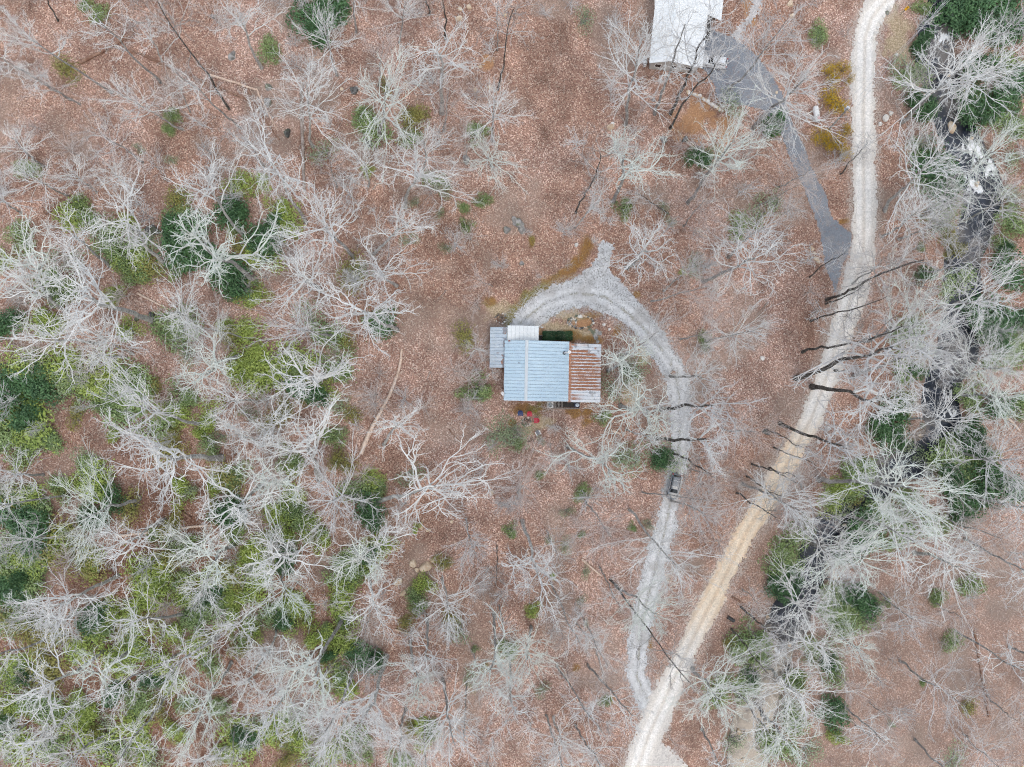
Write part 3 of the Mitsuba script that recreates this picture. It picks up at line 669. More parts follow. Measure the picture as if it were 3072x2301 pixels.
for kk, (m_, *_r) in KIND.items():
    for j in range(3):
        n = {'E': 620, 'V': 850, 'F': 700, 'D': 2000}.get(kk, 1500)
        st, lv = shrub_mesh(100 + ord(kk) * 3 + j, n, 0.062 if kk not in 'EF' else 0.052, 9 if kk != 'E' else 6, 0.62 if kk != 'D' else 0.8)
        scene[f'shape_shrub_{kk}_{j}'] = {'type': 'shapegroup', 'stems': mikit.ply(st, 'bark_grey'), 'foliage': mikit.ply(lv, m_)}

SHRUBS = """
M 257 12 17|M 295 40 22|M 518 352 19|M 505 390 16|E 413 448 14|V 195 210 34|E 510 477 16|M 85 505 26|Y 712 552 34|D 945 60 52|D 985 35 50|D 960 105 36|D 1022 20 22|M 1102 382 42|M 1085 350 26|V 1230 362 40|V 1250 345 24|M 1232 418 26|M 800 146 30|E 977 452 34
V 1150 262 20|Y 1102 515 16|M 1303 545 27|E 1330 565 22|M 1436 400 28|Y 778 556 26|E 1750 62 30
Y 215 640 38|M 238 620 24|M 270 656 30|M 320 710 40|M 380 752 46|E 195 770 46|M 383 820 26|E 215 865 36|D 560 720 72|D 600 760 52|D 680 820 56|M 528 800 30|M 550 645 44|D 695 628 46|D 520 700 42|Y 105 965 36|Y 158 985 32|Y 393 990 30|M 500 998 44|M 566 968 38
M 530 1010 30|Y 52 1112 54|M 140 1120 54|Y 188 1098 46|Y 285 1118 56|Y 330 1125 34|M 410 1135 48|Y 723 1118 38|E 556 1063 32|Y 748 878 32|D 800 725 54|D 812 690 34|Y 796 772 44|Y 858 660 42|Y 830 620 30|V 1063 826 44|E 1090 808 34|M 984 1010 38|E 935 969 46|V 1043 1028 26
D 1148 978 40|M 1130 958 26|Y 883 1083 46|Y 905 1112 30|Y 790 1105 58|Y 762 1130 40|Y 770 1078 30|M 1450 604 20|M 1390 618 15|M 1400 673 19|E 1230 725 22|E 1237 607 15|E 1317 640 14|E 1335 740 16|V 1400 1012 36|Y 782 885 26|D 915 1175 46|Y 975 1172 30
Y 66 1240 74|Y 95 1275 50|M 20 1275 54|D 35 1185 56|D 115 1165 52|M 120 1300 44|M 226 1168 40|M 365 1187 66|M 410 1165 48|Y 483 1235 20|Y 546 1242 34|M 535 1190 38|Y 344 1302 18|Y 288 1440 48|Y 255 1462 34|M 312 1450 28|Y 608 1292 22|M 630 1342 26|V 494 1347 40|V 671 1440 46|Y 640 1455 24
Y 542 1482 32|V 400 1520 40|M 174 1472 30|D 45 1545 66|M 90 1560 52|D 104 1604 60|M 60 1650 52|V 156 1640 62|Y 190 1620 34|Y 80 1695 58|M 40 1700 46|V 243 1673 56|Y 268 1690 36|Y 445 1713 48|Y 470 1740 34|Y 730 1695 46|Y 760 1680 36|M 466 1607 18|V 654 1534 28|M 700 1590 30|M 560 1640 32|V 520 1560 30
Y 1115 1443 28|M 1135 1460 20|V 1011 1382 26|V 1045 1400 30|E 1022 1222 34|V 1060 1240 26|M 862 1378 34|Y 880 1400 22|M 994 1315 30|Y 830 1570 44|Y 855 1590 28|Y 949 1611 32|Y 920 1598 22|D 1109 1528 40|D 1120 1560 28|M 1063 1482 40|Y 1150 1638 34|Y 1098 1667 36|D 1110 1660 26|M 1025 1695 44|M 1055 1712 36
V 1321 1695 26|M 872 1534 28|Y 803 1667 44|Y 790 1640 30|Y 1251 1583 12|M 1530 1587 20|V 813 1274 32|V 840 1250 24|E 1225 1420 32|Y 880 1480 30|M 905 1540 26|Y 935 1560 24
M 1422 1165 38|E 1545 1283 34|E 1500 1300 42|E 1525 1325 40|M 1557 1332 14|E 1625 1318 12|M 1805 1257 20|E 1878 1110 38|D 1872 1108 16|M 1868 1080 13|E 1900 1130 40|E 1840 1160 34
E 1995 1355 52|D 1980 1378 32|E 1905 1385 46|E 1865 1375 34|M 1748 1485 22|E 1700 1532 17|M 1622 1428 12|M 1895 1580 12|E 1950 1572 15|E 1700 1635 20|E 1650 1620 14|E 1755 1715 17|M 1745 1605 9
M 1868 628 26|E 1990 625 15|M 2217 682 30|E 2250 665 30|E 2090 795 28|Y 2048 815 9|M 2112 1018 18|E 2118 1040 17|M 2463 95 26|E 2448 118 20|D 2326 367 34|D 2300 385 22|E 2200 305 34|D 2080 470 22|D 2110 485 26|E 2140 470 26|E 2010 660 15|E 2290 640 40|E 2330 610 30
F 2490 215 24|F 2530 205 22|F 2500 240 18|F 2500 290 34|F 2520 315 26|F 2455 410 24|F 2480 420 22|F 2515 425 26|F 2530 460 22|F 2540 390 16|F 2548 240 14
D 2860 40 62|D 2910 15 52|D 2980 45 72|D 3035 90 54|M 3000 80 40|D 2766 120 30|D 2755 150 22|M 2763 14 24|D 2773 330 40|D 2745 300 24|D 2912 320 50|D 2940 345 34|D 3017 280 54|D 3045 250 40|D 2800 505 60|D 2830 535 52|M 2770 480 30|D 2860 540 30|M 3040 350 40
D 2843 580 34|M 3050 663 38|D 3027 826 54|M 2860 847 50|V 2845 720 24|V 2870 760 28|M 2766 740 11|V 2850 690 30|D 2982 970 64|D 2944 990 34|D 3045 960 56|M 3017 1021 56|D 2990 1010 40|D 2923 913 36|M 2721 1098 40|D 2740 1110 28|M 3060 1060 44
D 2669 1270 54|D 2640 1285 34|D 2690 1315 26|M 2860 1378 62|M 2880 1415 54|D 2855 1430 40|M 2870 1350 34|D 2867 1495 52|D 2890 1530 40|D 2965 1448 54|D 3027 1465 54|M 2990 1430 34|M 2634 1545 42|M 2655 1530 24|Y 2495 1507 38|Y 2530 1465 34|V 2560 1490 24|M 2422 1573 26|M 2346 1694 46|D 2370 1715 32|D 2575 1610 62|M 2620 1590 40|D 2540 1640 40|M 2686 1597 46|M 2808 1562 40|D 2995 1212 40|M 2582 1413 32|D 2895 1319 40|D 2920 1290 30|M 3050 1230 34|M 2960 1360 30|D 2940 1480 34
M 2564 1828 56|D 2580 1800 46|M 2540 1860 44|D 2560 1775 38|D 2503 2136 40|Y 2515 2212 22|M 2860 1930 26|M 2818 1797 22|M 2909 1760 32|M 2497 2015 34|D 2480 1990 24|D 2340 1752 34|V 2909 2124 24|M 2340 2240 40|M 2300 2215 30|M 2231 2045 38|D 2245 2020 26|E 2189 2220 34|V 2190 1920 18|M 2660 1810 12|M 2672 2172 9|M 2770 2050 9|E 2870 2280 40
Y 1602 1828 20|M 1814 2100 16|E 1747 1803 15|M 1539 1955 20|E 1630 2070 20|Y 1660 1730 8|E 1760 1870 10
Y 1034 1761 40|M 1060 1745 26|Y 883 1846 42|Y 905 1830 26|M 828 1834 34|Y 1276 1755 27|M 1240 1798 27|M 1250 1830 18|D 1095 1967 46|D 1120 1985 30|Y 1022 1930 40|Y 1010 2040 44|M 1030 2010 30|Y 955 1906 30|M 975 1890 18|V 1215 1870 24|M 1518 1949 23|E 1379 1888 34|V 1350 1860 24|M 1427 1946 10|V 1450 2002 12|Y 822 2185 42|V 850 2210 34|Y 901 2215 38|M 1070 2233 42|M 1085 2260 34|Y 1270 2203 36|M 1290 2190 24|M 1203 2281 32|E 1420 2040 30|V 1230 2180 22
Y 438 1753 56|Y 450 1790 34|Y 265 1920 56|Y 240 1945 36|Y 52 2003 52|M 60 2030 36|Y 417 1920 44|M 400 1950 38|Y 497 1892 36|Y 584 1934 36|D 285 1847 42|M 300 1865 36|V 132 2003 54|V 160 2020 40|Y 382 1951 50|Y 487 1986 38|Y 202 2163 44|Y 225 2150 30|Y 243 2125 40|M 417 2097 38|Y 393 2177 42|Y 424 2229 42|Y 723 2229 58|D 740 2210 34|M 608 1840 48|M 590 1850 30|Y 660 1753 46|Y 747 1777 44|Y 700 1790 30|Y 556 1770 38|V 540 1750 28|D 35 1770 52|M 87 1735 44|Y 521 2048 32|V 146 1920 50|V 120 1950 32|D 462 2038 30|M 626 1996 32|Y 60 2230 54|M 180 2255 46|Y 300 2245 54|M 350 2260 40|Y 520 2190 30|M 650 2130 28|V 480 2120 34|M 30 1860 40|Y 330 1830 30|Y 350 1985 34|M 560 2110 26|V 90 1890 36|Y 20 2110 40|M 130 2110 40|Y 680 1860 30|M 640 1800 28|Y 760 1890 28|V 720 1960 26
"""
rng = np.random.default_rng(61)
extra = []
while len(extra) < 190:                                  # the thinner understorey of the laurel slope and the far creek bank
    if len(extra) < 120:
        x, y = rng.uniform(-5, 1040), rng.uniform(600, 2296)
        if meshkit.fbm(np.array([x / 260, y / 260, 0.3]), 2) < 0.42 or (x > 760 and y < 1080): continue
        kk = 'YYMMVVEED'[int(rng.integers(9))]
    else:
        y = rng.uniform(0, 2296); x = np.interp(y, CRK[:, 1], CRK[:, 0]) + rng.choice([-1, 1]) * rng.uniform(62, 190)
        kk = 'DMMMEE'[int(rng.integers(6))]
        if x > 3070 or not clear_of_roads(x, y, 5.0): continue
    extra.append(f'{kk} {x:.0f} {y:.0f} {rng.uniform(18, 46):.0f}')
SHRUBS += '|'.join(extra)
rng = np.random.default_rng(11)
count = {}
for ln in SHRUBS.replace('\n', '|').split('|'):
    if not ln.strip(): continue
    kk, x, y, r = ln.split(); x, y, r = float(x), float(y), float(r)
    m_, look, name, grp = KIND[kk]
    j = int(rng.integers(3))
    rm = r * HCAM / FOC * 1.42
    hgt = min(rm, 1.6) * rng.uniform(0.85, 1.25) * (1.5 if kk in 'DF' else 1.15)
    # the crown's middle stands over the surveyed point
    p = G(x, y, hgt * 0.35); p[2] = ground_z(p[0], p[1]) - 0.04
    e = rng.uniform(0.8, 1.2)
    A = np.eye(4); a = rng.uniform(0, 2 * np.pi)
    A[:3, :3] = np.array([[math.cos(a), -math.sin(a), 0], [math.sin(a), math.cos(a), 0], [0, 0, 1]]) @ np.diag([rm * e, rm / e, hgt / 0.75]); A[:3, 3] = p
    single(name, {'type': 'instance', 'to_world': M4(A), 'group': {'type': 'ref', 'id': f'shape_shrub_{kk}_{j}'}}, label_at(('small ' if r < 24 else 'broad ' if r > 52 else '') + look, x, y), 'shrub', grp)

# ---------------------------------------------------------------- bare saplings and brush
def sapling(seed, n1, fan):
    rng = np.random.default_rng(seed)
    tk = 6; z = np.linspace(0, 2.4, tk)
    tp = np.c_[np.cumsum(rng.normal(size=(tk, 2)) * 0.06, 0), z]
    ts = rng.uniform(0.12, 1.0, n1); s = ts * (tk - 1); i = np.minimum(s.astype(int), tk - 2); w = (s - i)[:, None]
    base = tp[i] * (1 - w) + tp[i + 1] * w
    az = rng.uniform(0, 2 * np.pi, n1); el = np.radians(rng.uniform(12, 60, n1)) if fan else np.radians(rng.uniform(35, 70, n1))
    d = np.c_[np.cos(az) * np.cos(el), np.sin(az) * np.cos(el), np.sin(el)]
    L = rng.uniform(1.0, 2.2, n1)
    P, R = branch(rng, base, d, L, np.full(n1, 0.022), 5, 0.16, 0.02, 0.5)
    parts = [tubes(P, R, 3)]
    b2, d2, L2, r2 = children(rng, P, R, 4, 0.2, 1.0, 0.35, 0.9, 0.5, 0.6, L, 0.013)
    P2, R2 = branch(rng, b2, d2, L2, r2, 4, 0.2, 0.02, 0.6); parts.append(tubes(P2, R2, 3))
    b3, d3, L3, r3 = children(rng, P2, R2, 2, 0.3, 1.0, 0.35, 0.9, 0.6, 0.7, L2, 0.010)
    parts.append(tubes(*branch(rng, b3, d3, L3, r3, 3, 0.2, 0.02, 0.7), 3))
    return tube1(tp, 0.035 * (1 - 0.6 * z / 2.4), 5), trimesh.Trimesh(*join(parts), process=False)
SAPL = [(201, 22, True, 'twig_pink'), (202, 26, True, 'twig_grey'), (203, 18, False, 'twig_pale'), (204, 24, True, 'twig_pink'), (205, 20, False, 'twig_grey')]
for j, (sd, n1, fan, tw) in enumerate(SAPL):
    a_, b_ = sapling(sd, n1, fan)
    scene[f'shape_sapling_{j}'] = {'type': 'shapegroup', 'stem': mikit.ply(a_, 'bark_grey', smooth=True), 'twigs': mikit.ply(b_, tw)}
tone = {'twig_pink': 'pinkish', 'twig_grey': 'grey', 'twig_pale': 'pale'}
n_s = 0
FIX = [(1430, 1110, 34), (1455, 1080, 40), (1480, 1120, 38), (1420, 1195, 30), (1445, 1140, 34), (1405, 1225, 30), (1480, 1330, 34), (1560, 1300, 26), (1650, 1280, 34), (1665, 1290, 24), (1620, 1325, 26), (1645, 1330, 20), (1690, 1010, 10), (1850, 1060, 40), (1870, 1085, 36), (1850, 1130, 36), (1880, 1160, 36), (1835, 1090, 30), (1780, 730, 26), (1700, 800, 24), (1620, 835, 24), (1905, 795, 34), (1960, 800, 30), (1580, 700, 26)]
rng = np.random.default_rng(21)
spots = list(FIX)
while len(spots) < 298:
    x, y = rng.uniform(-10, 3082), rng.uniform(-10, 2311)
    if not clear_of_roads(x, y, 0.8) or abs(x - np.interp(y, CRK[:, 1], CRK[:, 0])) < 55: continue
    if 2015 < x < 2150 and 290 < y < 425: continue
    spots.append((x, y, rng.uniform(26, 64)))
for x, y, r in spots:
    j = int(rng.integers(5))
    rm = r * HCAM / FOC / 1.75
    A = np.eye(4); a = rng.uniform(0, 2 * np.pi)
    A[:3, :3] = np.array([[math.cos(a), -math.sin(a), 0], [math.sin(a), math.cos(a), 0], [0, 0, 1]]) @ np.diag([rm, rm, min(rm, 1.6) * rng.uniform(0.8, 1.3)]); A[:3, 3] = G(x, y)
    single('sapling', {'type': 'instance', 'to_world': M4(A), 'group': {'type': 'ref', 'id': f'shape_sapling_{j}'}}, label_at(f'{tone[SAPL[j][3]]} twiggy leafless sapling', x, y), 'sapling', 'leafless saplings under the trees')

# ---------------------------------------------------------------- fallen logs and branches
bark('wood_bare', (0.60, 0.46, 0.37), (0.72, 0.59, 0.50), (0.38, 0.27, 0.21))
bark('wood_grey', (0.30, 0.25, 0.22), (0.44, 0.39, 0.36), (0.15, 0.12, 0.11))
bark('wood_brown', (0.22, 0.125, 0.09), (0.34, 0.22, 0.17), (0.11, 0.07, 0.055))
def log(pts, w0, w1, m_, label, name='fallen_log', seed=0, stubs=3):
    rng = np.random.default_rng(seed)
    a = np.array([G(x, y) for x, y in pts])
    P, s = resample(a, 0.9)
    P[:, :2] += rng.normal(size=(len(P), 2)) * 0.03
    R = np.linspace(w0, w1, len(P)) * HCAM / FOC / 2 * (1 + 0.05 * rng.normal(size=len(P)))
    P[:, 2] = ground_z(P[:, 0], P[:, 1]) + R * 0.75
    k = thing(name, label, 'log' if name == 'fallen_log' else 'branch', 'fallen timber')
    part(k, 'stem', mikit.ply(tube1(P, R, 9), m_, smooth=50))
    d = P[-1] - P[0]; d /= np.linalg.norm(d); sd = np.cross(d, [0, 0, 1])
    for q in range(stubs):
        i = int(rng.uniform(0.3, 0.95) * (len(P) - 1)); sg = rng.choice([-1, 1])
        e = d * rng.uniform(0.4, 0.9) + sg * sd * rng.uniform(0.4, 0.8) + [0, 0, rng.uniform(0.15, 0.6)]
        L = rng.uniform(0.5, 1.8)
        part(k, 'branch_stub', mikit.ply(tube1([P[i], P[i] + e * L * 0.5 + rng.normal(size=3) * 0.05, P[i] + e * L], [R[i] * 0.35, R[i] * 0.28, R[i] * 0.12], 5), m_, smooth=True))
LOGS = [([(1084, 1362), (1140, 1240), (1182, 1155), (1205, 1048)], 13, 7, 'wood_bare', 'long pale barkless log lying left of the cabin'),
        ([(240, 190), (300, 160), (350, 132), (405, 98)], 11, 8, 'wood_brown', 'brown fallen log crossing a dark trunk at upper left'),
        ([(390, 150), (520, 205), (640, 255), (768, 312)], 7, 6, 'wood_brown', 'long thin brown log below the upper left log'),
        ([(630, 225), (770, 270)], 7, 5, 'wood_bare', 'short pale log near the top, left of the dark rhododendron'),
        ([(906, 250), (908, 400), (914, 575)], 11, 8, 'wood_grey', 'long greyish log pointing straight down the upper hillside'),
        ([(745, 270), (790, 350), (840, 420)], 6, 4, 'wood_brown', 'thin brown log among boulders at upper left'),
        ([(770, 268), (800, 330), (835, 395)], 5, 4, 'wood_bare', 'thin pale log right of the boulder group'),
        ([(386, 1288), (430, 1300), (466, 1315)], 14, 10, 'wood_grey', 'thick grey log on the laurel slope, mid left'),
        ([(515, 1587), (640, 1575), (775, 1568)], 7, 6, 'wood_bare', 'long pinkish log low on the laurel slope'),
        ([(515, 1512), (545, 1535), (575, 1555)], 10, 8, 'wood_brown', 'short brown log above the pinkish log'),
        ([(352, 1608), (420, 1600), (475, 1592)], 9, 7, 'wood_bare', 'short pink log left of the long pinkish log'),
        ([(1745, 1677), (1775, 1703), (1806, 1728)], 7, 5, 'wood_bare', 'pale stick-like log above the road fork'),
        ([(1185, 1888), (1255, 1910), (1324, 1937)], 6, 4, 'wood_bare', 'pale thin log low down, left of centre'),
        ([(2921, 1894), (2945, 2030), (2966, 2148)], 6, 8, 'wood_brown', 'dark thin log lying at lower right'),
        ([(3006, 1235), (3030, 1262), (3056, 1290)], 8, 6, 'wood_bare', 'pale broken log at the right edge beyond the creek'),
        ([(2925, 1333), (2945, 1350), (2968, 1372)], 8, 6, 'wood_bare', 'yellowish log end beyond the creek, right of centre'),
        ([(2497, 1700), (2500, 1770), (2498, 1825)], 7, 6, 'wood_bare', 'tan log standing out against the dark shrubs by the creek'),
        ([(1836, 1292), (1846, 1296), (1862, 1301)], 9, 7, 'wood_bare', 'short pinkish log below right of the cabin'),
        ([(415, 880), (460, 905), (510, 930)], 7, 4, 'wood_bare', 'pale bare branch pointing into the laurel slope'),
        ([(135, 640), (170, 620), (215, 590)], 10, 8, 'wood_brown', 'brown log at the left edge, upper half'),
        ([(2195, 1790), (2235, 1815), (2275, 1850)], 6, 4, 'wood_brown', 'dark stick right of the dirt road, low down'),
        ([(2080, 690), (2110, 705), (2128, 714)], 6, 4, 'wood_bare', 'short white branch between gravel loop and asphalt drive'),
        ([(1610, 1350), (1600, 1330), (1613, 1310)], 3, 2, 'wood_bare', 'yellowish stick below the grey chair'),
        ([(1660, 1228), (1661, 1260), (1662, 1290)], 2, 1.5, 'wood_bare', 'thin straight stick below the air conditioner')]
for i, (p_, a_, b_, m_, lb) in enumerate(LOGS):
    log(p_, a_, b_, m_, lb, 'fallen_log' if a_ > 4 else 'fallen_branch', i, 3 if a_ > 4.5 else 0)
rng = np.random.default_rng(33)
n_b = 0
while n_b < 60:
    x, y = rng.uniform(20, 3052), rng.uniform(20, 2281)
    if not clear_of_roads(x, y, 3.5) or abs(x - np.interp(y, CRK[:, 1], CRK[:, 0])) < 90 or (2000 < x < 2160 and 280 < y < 440): continue
    L, a = rng.uniform(18, 60), rng.uniform(0, np.pi)
    pts = [(x - L / 2 * math.cos(a), y - L / 2 * math.sin(a)), (x + rng.normal() * 2, y + rng.normal() * 2), (x + L / 2 * math.cos(a), y + L / 2 * math.sin(a))]
    m_ = ('wood_bare', 'wood_grey', 'wood_brown')[int(rng.integers(3))]
    log(pts, rng.uniform(2.0, 4.0), 1.5, m_, label_at({'wood_bare': 'pale', 'wood_grey': 'grey', 'wood_brown': 'brown'}[m_] + ' fallen branch', x, y), 'fallen_branch', 900 + n_b, 1)
    n_b += 1

# fine dead twigs strewn over the litter, past counting
rng = np.random.default_rng(55); n = 15000
tx, ty = rng.uniform(-100, 100, n), rng.uniform(-76, 76, n)
keep = (shapely.distance(shapely.points(tx, ty), road_poly.union(asphalt_poly)) > 0.8) & (shapely.distance(shapely.points(tx, ty), gravel_poly) > 0.4) & (_ct.query(np.c_[tx, ty])[0] > 5.5)
tx, ty = tx[keep], ty[keep]; n = len(tx)
a = rng.uniform(0, np.pi, n); L = rng.gamma(2.0, 0.28, n) + 0.2; b = a + rng.normal(size=n) * 0.25
P = np.stack([np.c_[tx - np.cos(a) * L, ty - np.sin(a) * L], np.c_[tx, ty], np.c_[tx + np.cos(b) * L, ty + np.sin(b) * L]], 1)
P = np.concatenate([P, (ground_z(P[..., 0], P[..., 1]) + 0.03 + rng.uniform(0, 0.10, (n, 3)))[..., None]], -1)
R = rng.uniform(0.010, 0.024, n)[:, None] * np.array([1, 0.9, 0.5])
twig('twig_litter', (0.40, 0.31, 0.26), (0.66, 0.58, 0.52))
scene['twig_litter_layer'] = mikit.ply(trimesh.Trimesh(*tubes(P, R, 3), process=False), 'twig_litter')
labels['twig_litter_layer'] = {'label': 'pale dead twigs strewn over the whole leafy forest floor', 'category': 'twigs', 'kind': 'stuff'}

# ---------------------------------------------------------------- rocks
def stone(key, a, b, moss):
    def col(p, n, uv):
        f = FB(p.x * 2.3, p.y * 2.3, p.z * 2.3, 3)
        return MX(MX(a, b, SS(0.3, 0.7, f)), (0.10, 0.125, 0.055), SS(0.5, 0.7, FB(p.x * 1.1 + 5, p.y * 1.1, p.z, 3)) * moss)
    return diffuse(key, mikit.proc(col))
stone('stone_tan', (0.50, 0.38, 0.27), (0.66, 0.56, 0.44), 0.0); stone('stone_white', (0.60, 0.58, 0.55), (0.76, 0.74, 0.71), 0.05); stone('stone_grey', (0.22, 0.215, 0.21), (0.40, 0.39, 0.38), 0.7); stone('stone_dark', (0.07, 0.07, 0.068), (0.20, 0.20, 0.20), 0.4)
ROCKS = {('', m_, j): mikit.ply(rock_mesh(np.random.default_rng(300 + j), 1.0, 0.62, 2), m_) for j in range(4) for m_ in ('stone_tan', 'stone_white', 'stone_grey', 'stone_dark')}
RL = {'stone_tan': 'tan rock', 'stone_white': 'white rock', 'stone_grey': 'mossy grey boulder', 'stone_dark': 'dark boulder'}
def rock(x, y, r, m_, look=None, grp='rocks of the hillside', zoff=0.0):
    rm = r * HCAM / FOC
    p = G(x, y); p[2] += rm * 0.12 + zoff
    single('rock' if rm < 0.7 else 'boulder', placed(ROCKS['', m_, int(rng.integers(4))], at(p, rng.uniform(0, 360), rm)), label_at(look or RL[m_] + ' lying in the litter', x, y), 'rock', grp)
for ln in """d 1063 271 16|g 806 262 13|g 803 308 15|d 1108 428 15|d 862 400 14|t 1380 28 8|t 1376 56 11|t 1408 21 10|t 1470 262 8|t 1425 271 7|t 1515 45 8|t 1440 200 6|g 695 172 13|g 700 160 9|g 640 50 9|g 1060 268 8|t 1025 268 6|g 1400 480 16|g 1520 690 14|g 1556 672 18|g 1565 690 14|g 1545 660 12
t 1833 382 12|w 1838 372 8|g 1990 420 14|g 1960 300 8|d 2055 420 12|t 1870 295 5|t 1880 296 5|t 1868 300 4|w 1730 735 8|g 1565 790 9|t 2098 690 5|w 2286 1075 9|d 2298 1295 14|t 1355 1565 6|t 1262 1580 10|t 1285 1590 8|t 1240 1690 14|t 1275 1700 18|t 1300 1680 12|t 1250 1710 9|t 1475 1482 7|t 1477 1475 6
t 2370 12 12|t 2376 48 10|w 2658 355 14|w 2672 340 10|w 2640 372 8|w 2690 165 6|g 2660 40 8|w 2650 50 7|w 2640 70 7|w 2632 85 6|w 2625 100 7|w 2618 115 6|w 2648 62 5|w 2665 25 9|w 2630 130 6|t 2435 745 8|t 2448 775 10|t 2455 785 8|t 2442 760 6|w 2650 862 6|w 2638 855 5|t 2330 278 6|w 2325 288 4
t 440 800 8|d 430 770 14|d 460 690 22|g 450 705 16|d 455 945 12|g 410 955 10|d 330 1095 12|g 345 1085 9|t 490 812 5|t 920 1955 5|t 920 1845 6|t 1210 1780 12|t 1225 1765 9|t 1195 1745 14|g 2920 230 14|g 2850 400 14|t 2850 385 22|t 2830 355 10|g 2905 620 12|d 2925 645 10|g 2870 560 12
d 2900 480 13|d 2945 470 15|d 2960 550 16|d 2920 590 12|d 2880 800 10|d 2900 1000 12|d 2850 1210 14|d 2820 1300 13|t 2775 1355 8|d 2740 1370 14|d 2660 1400 12|d 2640 1520 14|d 2590 1530 12|d 2500 1600 12|d 2450 1690 12|d 2350 1950 12|d 2290 2080 13|g 2260 2180 12|t 2820 90 10|t 2812 100 12|d 2845 90 12|d 2830 205 12
w 2500 1300 7|w 2485 1285 9|w 2478 1268 6|w 2450 1345 6|w 2455 1325 7|w 2900 2215 5|w 2660 2215 6|t 2510 2060 6|w 2038 2040 5|t 2035 2110 6""".replace('\n', '|').split('|'):
    c, x, y, r = ln.split()
    rock(float(x), float(y), float(r), {'d': 'stone_dark', 'g': 'stone_grey', 't': 'stone_tan', 'w': 'stone_white'}[c])

rng = np.random.default_rng(91)
for _ in range(70):                                      # stones in and along the creek
    i = int(rng.uniform(0.03, 0.97) * len(CREEK)); o = rng.choice([-1, 1]) * rng.uniform(0.8, 4.4)
    q = CREEK[i] + nrm[i] * o; rm = rng.uniform(0.22, 0.75)
    z = max(float(ground_z(q[0], q[1])), float(lvl[i]) - 0.1)
    s_ = FOC / (HCAM - z); px, py = NX + q[0] * s_, NY - q[1] * s_
    m_ = ('stone_dark', 'stone_grey', 'stone_dark', 'stone_tan')[int(rng.integers(4))]
    single('creek_stone', placed(ROCKS['', m_, int(rng.integers(4))], at((q[0], q[1], z + 0.1 * rm), rng.uniform(0, 360), rm)), label_at({'stone_dark': 'wet dark', 'stone_grey': 'mossy grey', 'stone_tan': 'tan'}[m_] + ' stone in the creek', px, py), 'rock', 'stones of the creek bed')
# ---------------------------------------------------------------- materials of the buildings and vehicles
def metal_roof(key, base, streak, rust=0.0):
    def col(p, n, uv):
        c = MX(base, streak, SS(0.35, 0.75, FB(p.x * 0.8, p.y * 5.0, 2.0, 3)) * 0.6)
        c = MX(c, mi.Color3f(base) * 0.82, SS(0.55, 0.8, FB(p.x * 2.2, p.y * 2.2, 5.0, 3)) * 0.5)
        if rust:
            k = SS(0.60, 0.72, FB(p.x * 0.8 + 3, p.y * 1.3, 9.0, 4) + 0.35 * (SS(CAB[0] - 6.4, CAB[0] - 5.6, p.x) - 0.25) - 0.12 * SS(2, 5, p.y - CAB[1]))
            c = MX(c, (0.17, 0.14, 0.15), k * 0.7); c = MX(c, (0.33, 0.15, 0.09), SS(0.70, 0.8, FB(p.x * 1.7, p.y * 2.6, 1.0, 3)) * k)
        return c
    return princ(key, mikit.proc(col), 0.42, 0.0, 0.6)

CABA = -1.0                                             # the cabin stands turned one degree clockwise
CAB = G(1607, 1113)
CABM = at(CAB, CABA)
def cab_local(p):
    c, s = math.cos(math.radians(CABA)), math.sin(math.radians(CABA))
    dx, dy = p.x - float(CAB[0]), p.y - float(CAB[1])
    return dx * c + dy * s, -dx * s + dy * c

def porch_rust(p, n, uv):
    x, y = cab_local(p)
    r = y / 0.56                                        # rust follows the ribs
    row = dr.floor(r); fr = r - row
    rr = CR(row, 3.0, 1.0)
    ribline = 1 - SS(0.28, 0.46, dr.abs(fr - 0.42) + 0.35 * (FB(x * 2.2, row * 3.7, 1.0, 3) - 0.5))
    area = SS(0.20, 0.5, 0.50 * (1 - SS(1.6, 4.6, dr.abs(y + 0.5))) - 0.30 * SS(8.2, 10.5, x) * FB(x * 0.7, row * 1.9, 4.0, 2) * 1.6 + 0.55 * (FB(x * 0.45, y * 0.35, 3.0, 3) - 0.3) + 0.65 * (rr - 0.5) + 0.30 * SS(-3.2, -2.0, y) * SS(4.4, 1.0, y))
    spots = SS(0.52, 0.66, FB(x * 1.6 + 9, row * 5.3, 2.0, 2)) * SS(0.3, 0.55, FB(x * 1.2, y * 1.9, 8.0, 3)) * SS(-3.6, -2.4, y)
    k = dr.minimum(1.0, ribline * (area * 1.2 + spots * 0.8) * SS(0.2, 0.55, 0.35 + FB(x * 3.1, y * 3.1, 1.0, 3) * 0.6))
    left = 1 - SS(6.15, 6.45, x + 0.25 * FB(x * 3, y * 3, 1.0, 2))
    k = dr.maximum(k, left * 0.9)
    rust = MX((0.42, 0.185, 0.10), (0.26, 0.115, 0.07), FB(x * 4, y * 4, 3.0, 3))
    rust = MX(rust, (0.52, 0.30, 0.20), SS(0.55, 0.8, FB(x * 7, y * 7, 6.0, 2)))
    base = MX((0.56, 0.60, 0.66), (0.68, 0.70, 0.73), FB(x * 0.9, y * 3, 5.0, 3))
    dark = SS(0.66, 0.76, FB(x * 1.1 + 2, y * 1.1, 12.0, 4))
    base = MX(base, (0.20, 0.19, 0.20), dark * 0.6)
    return MX(base, rust, k)

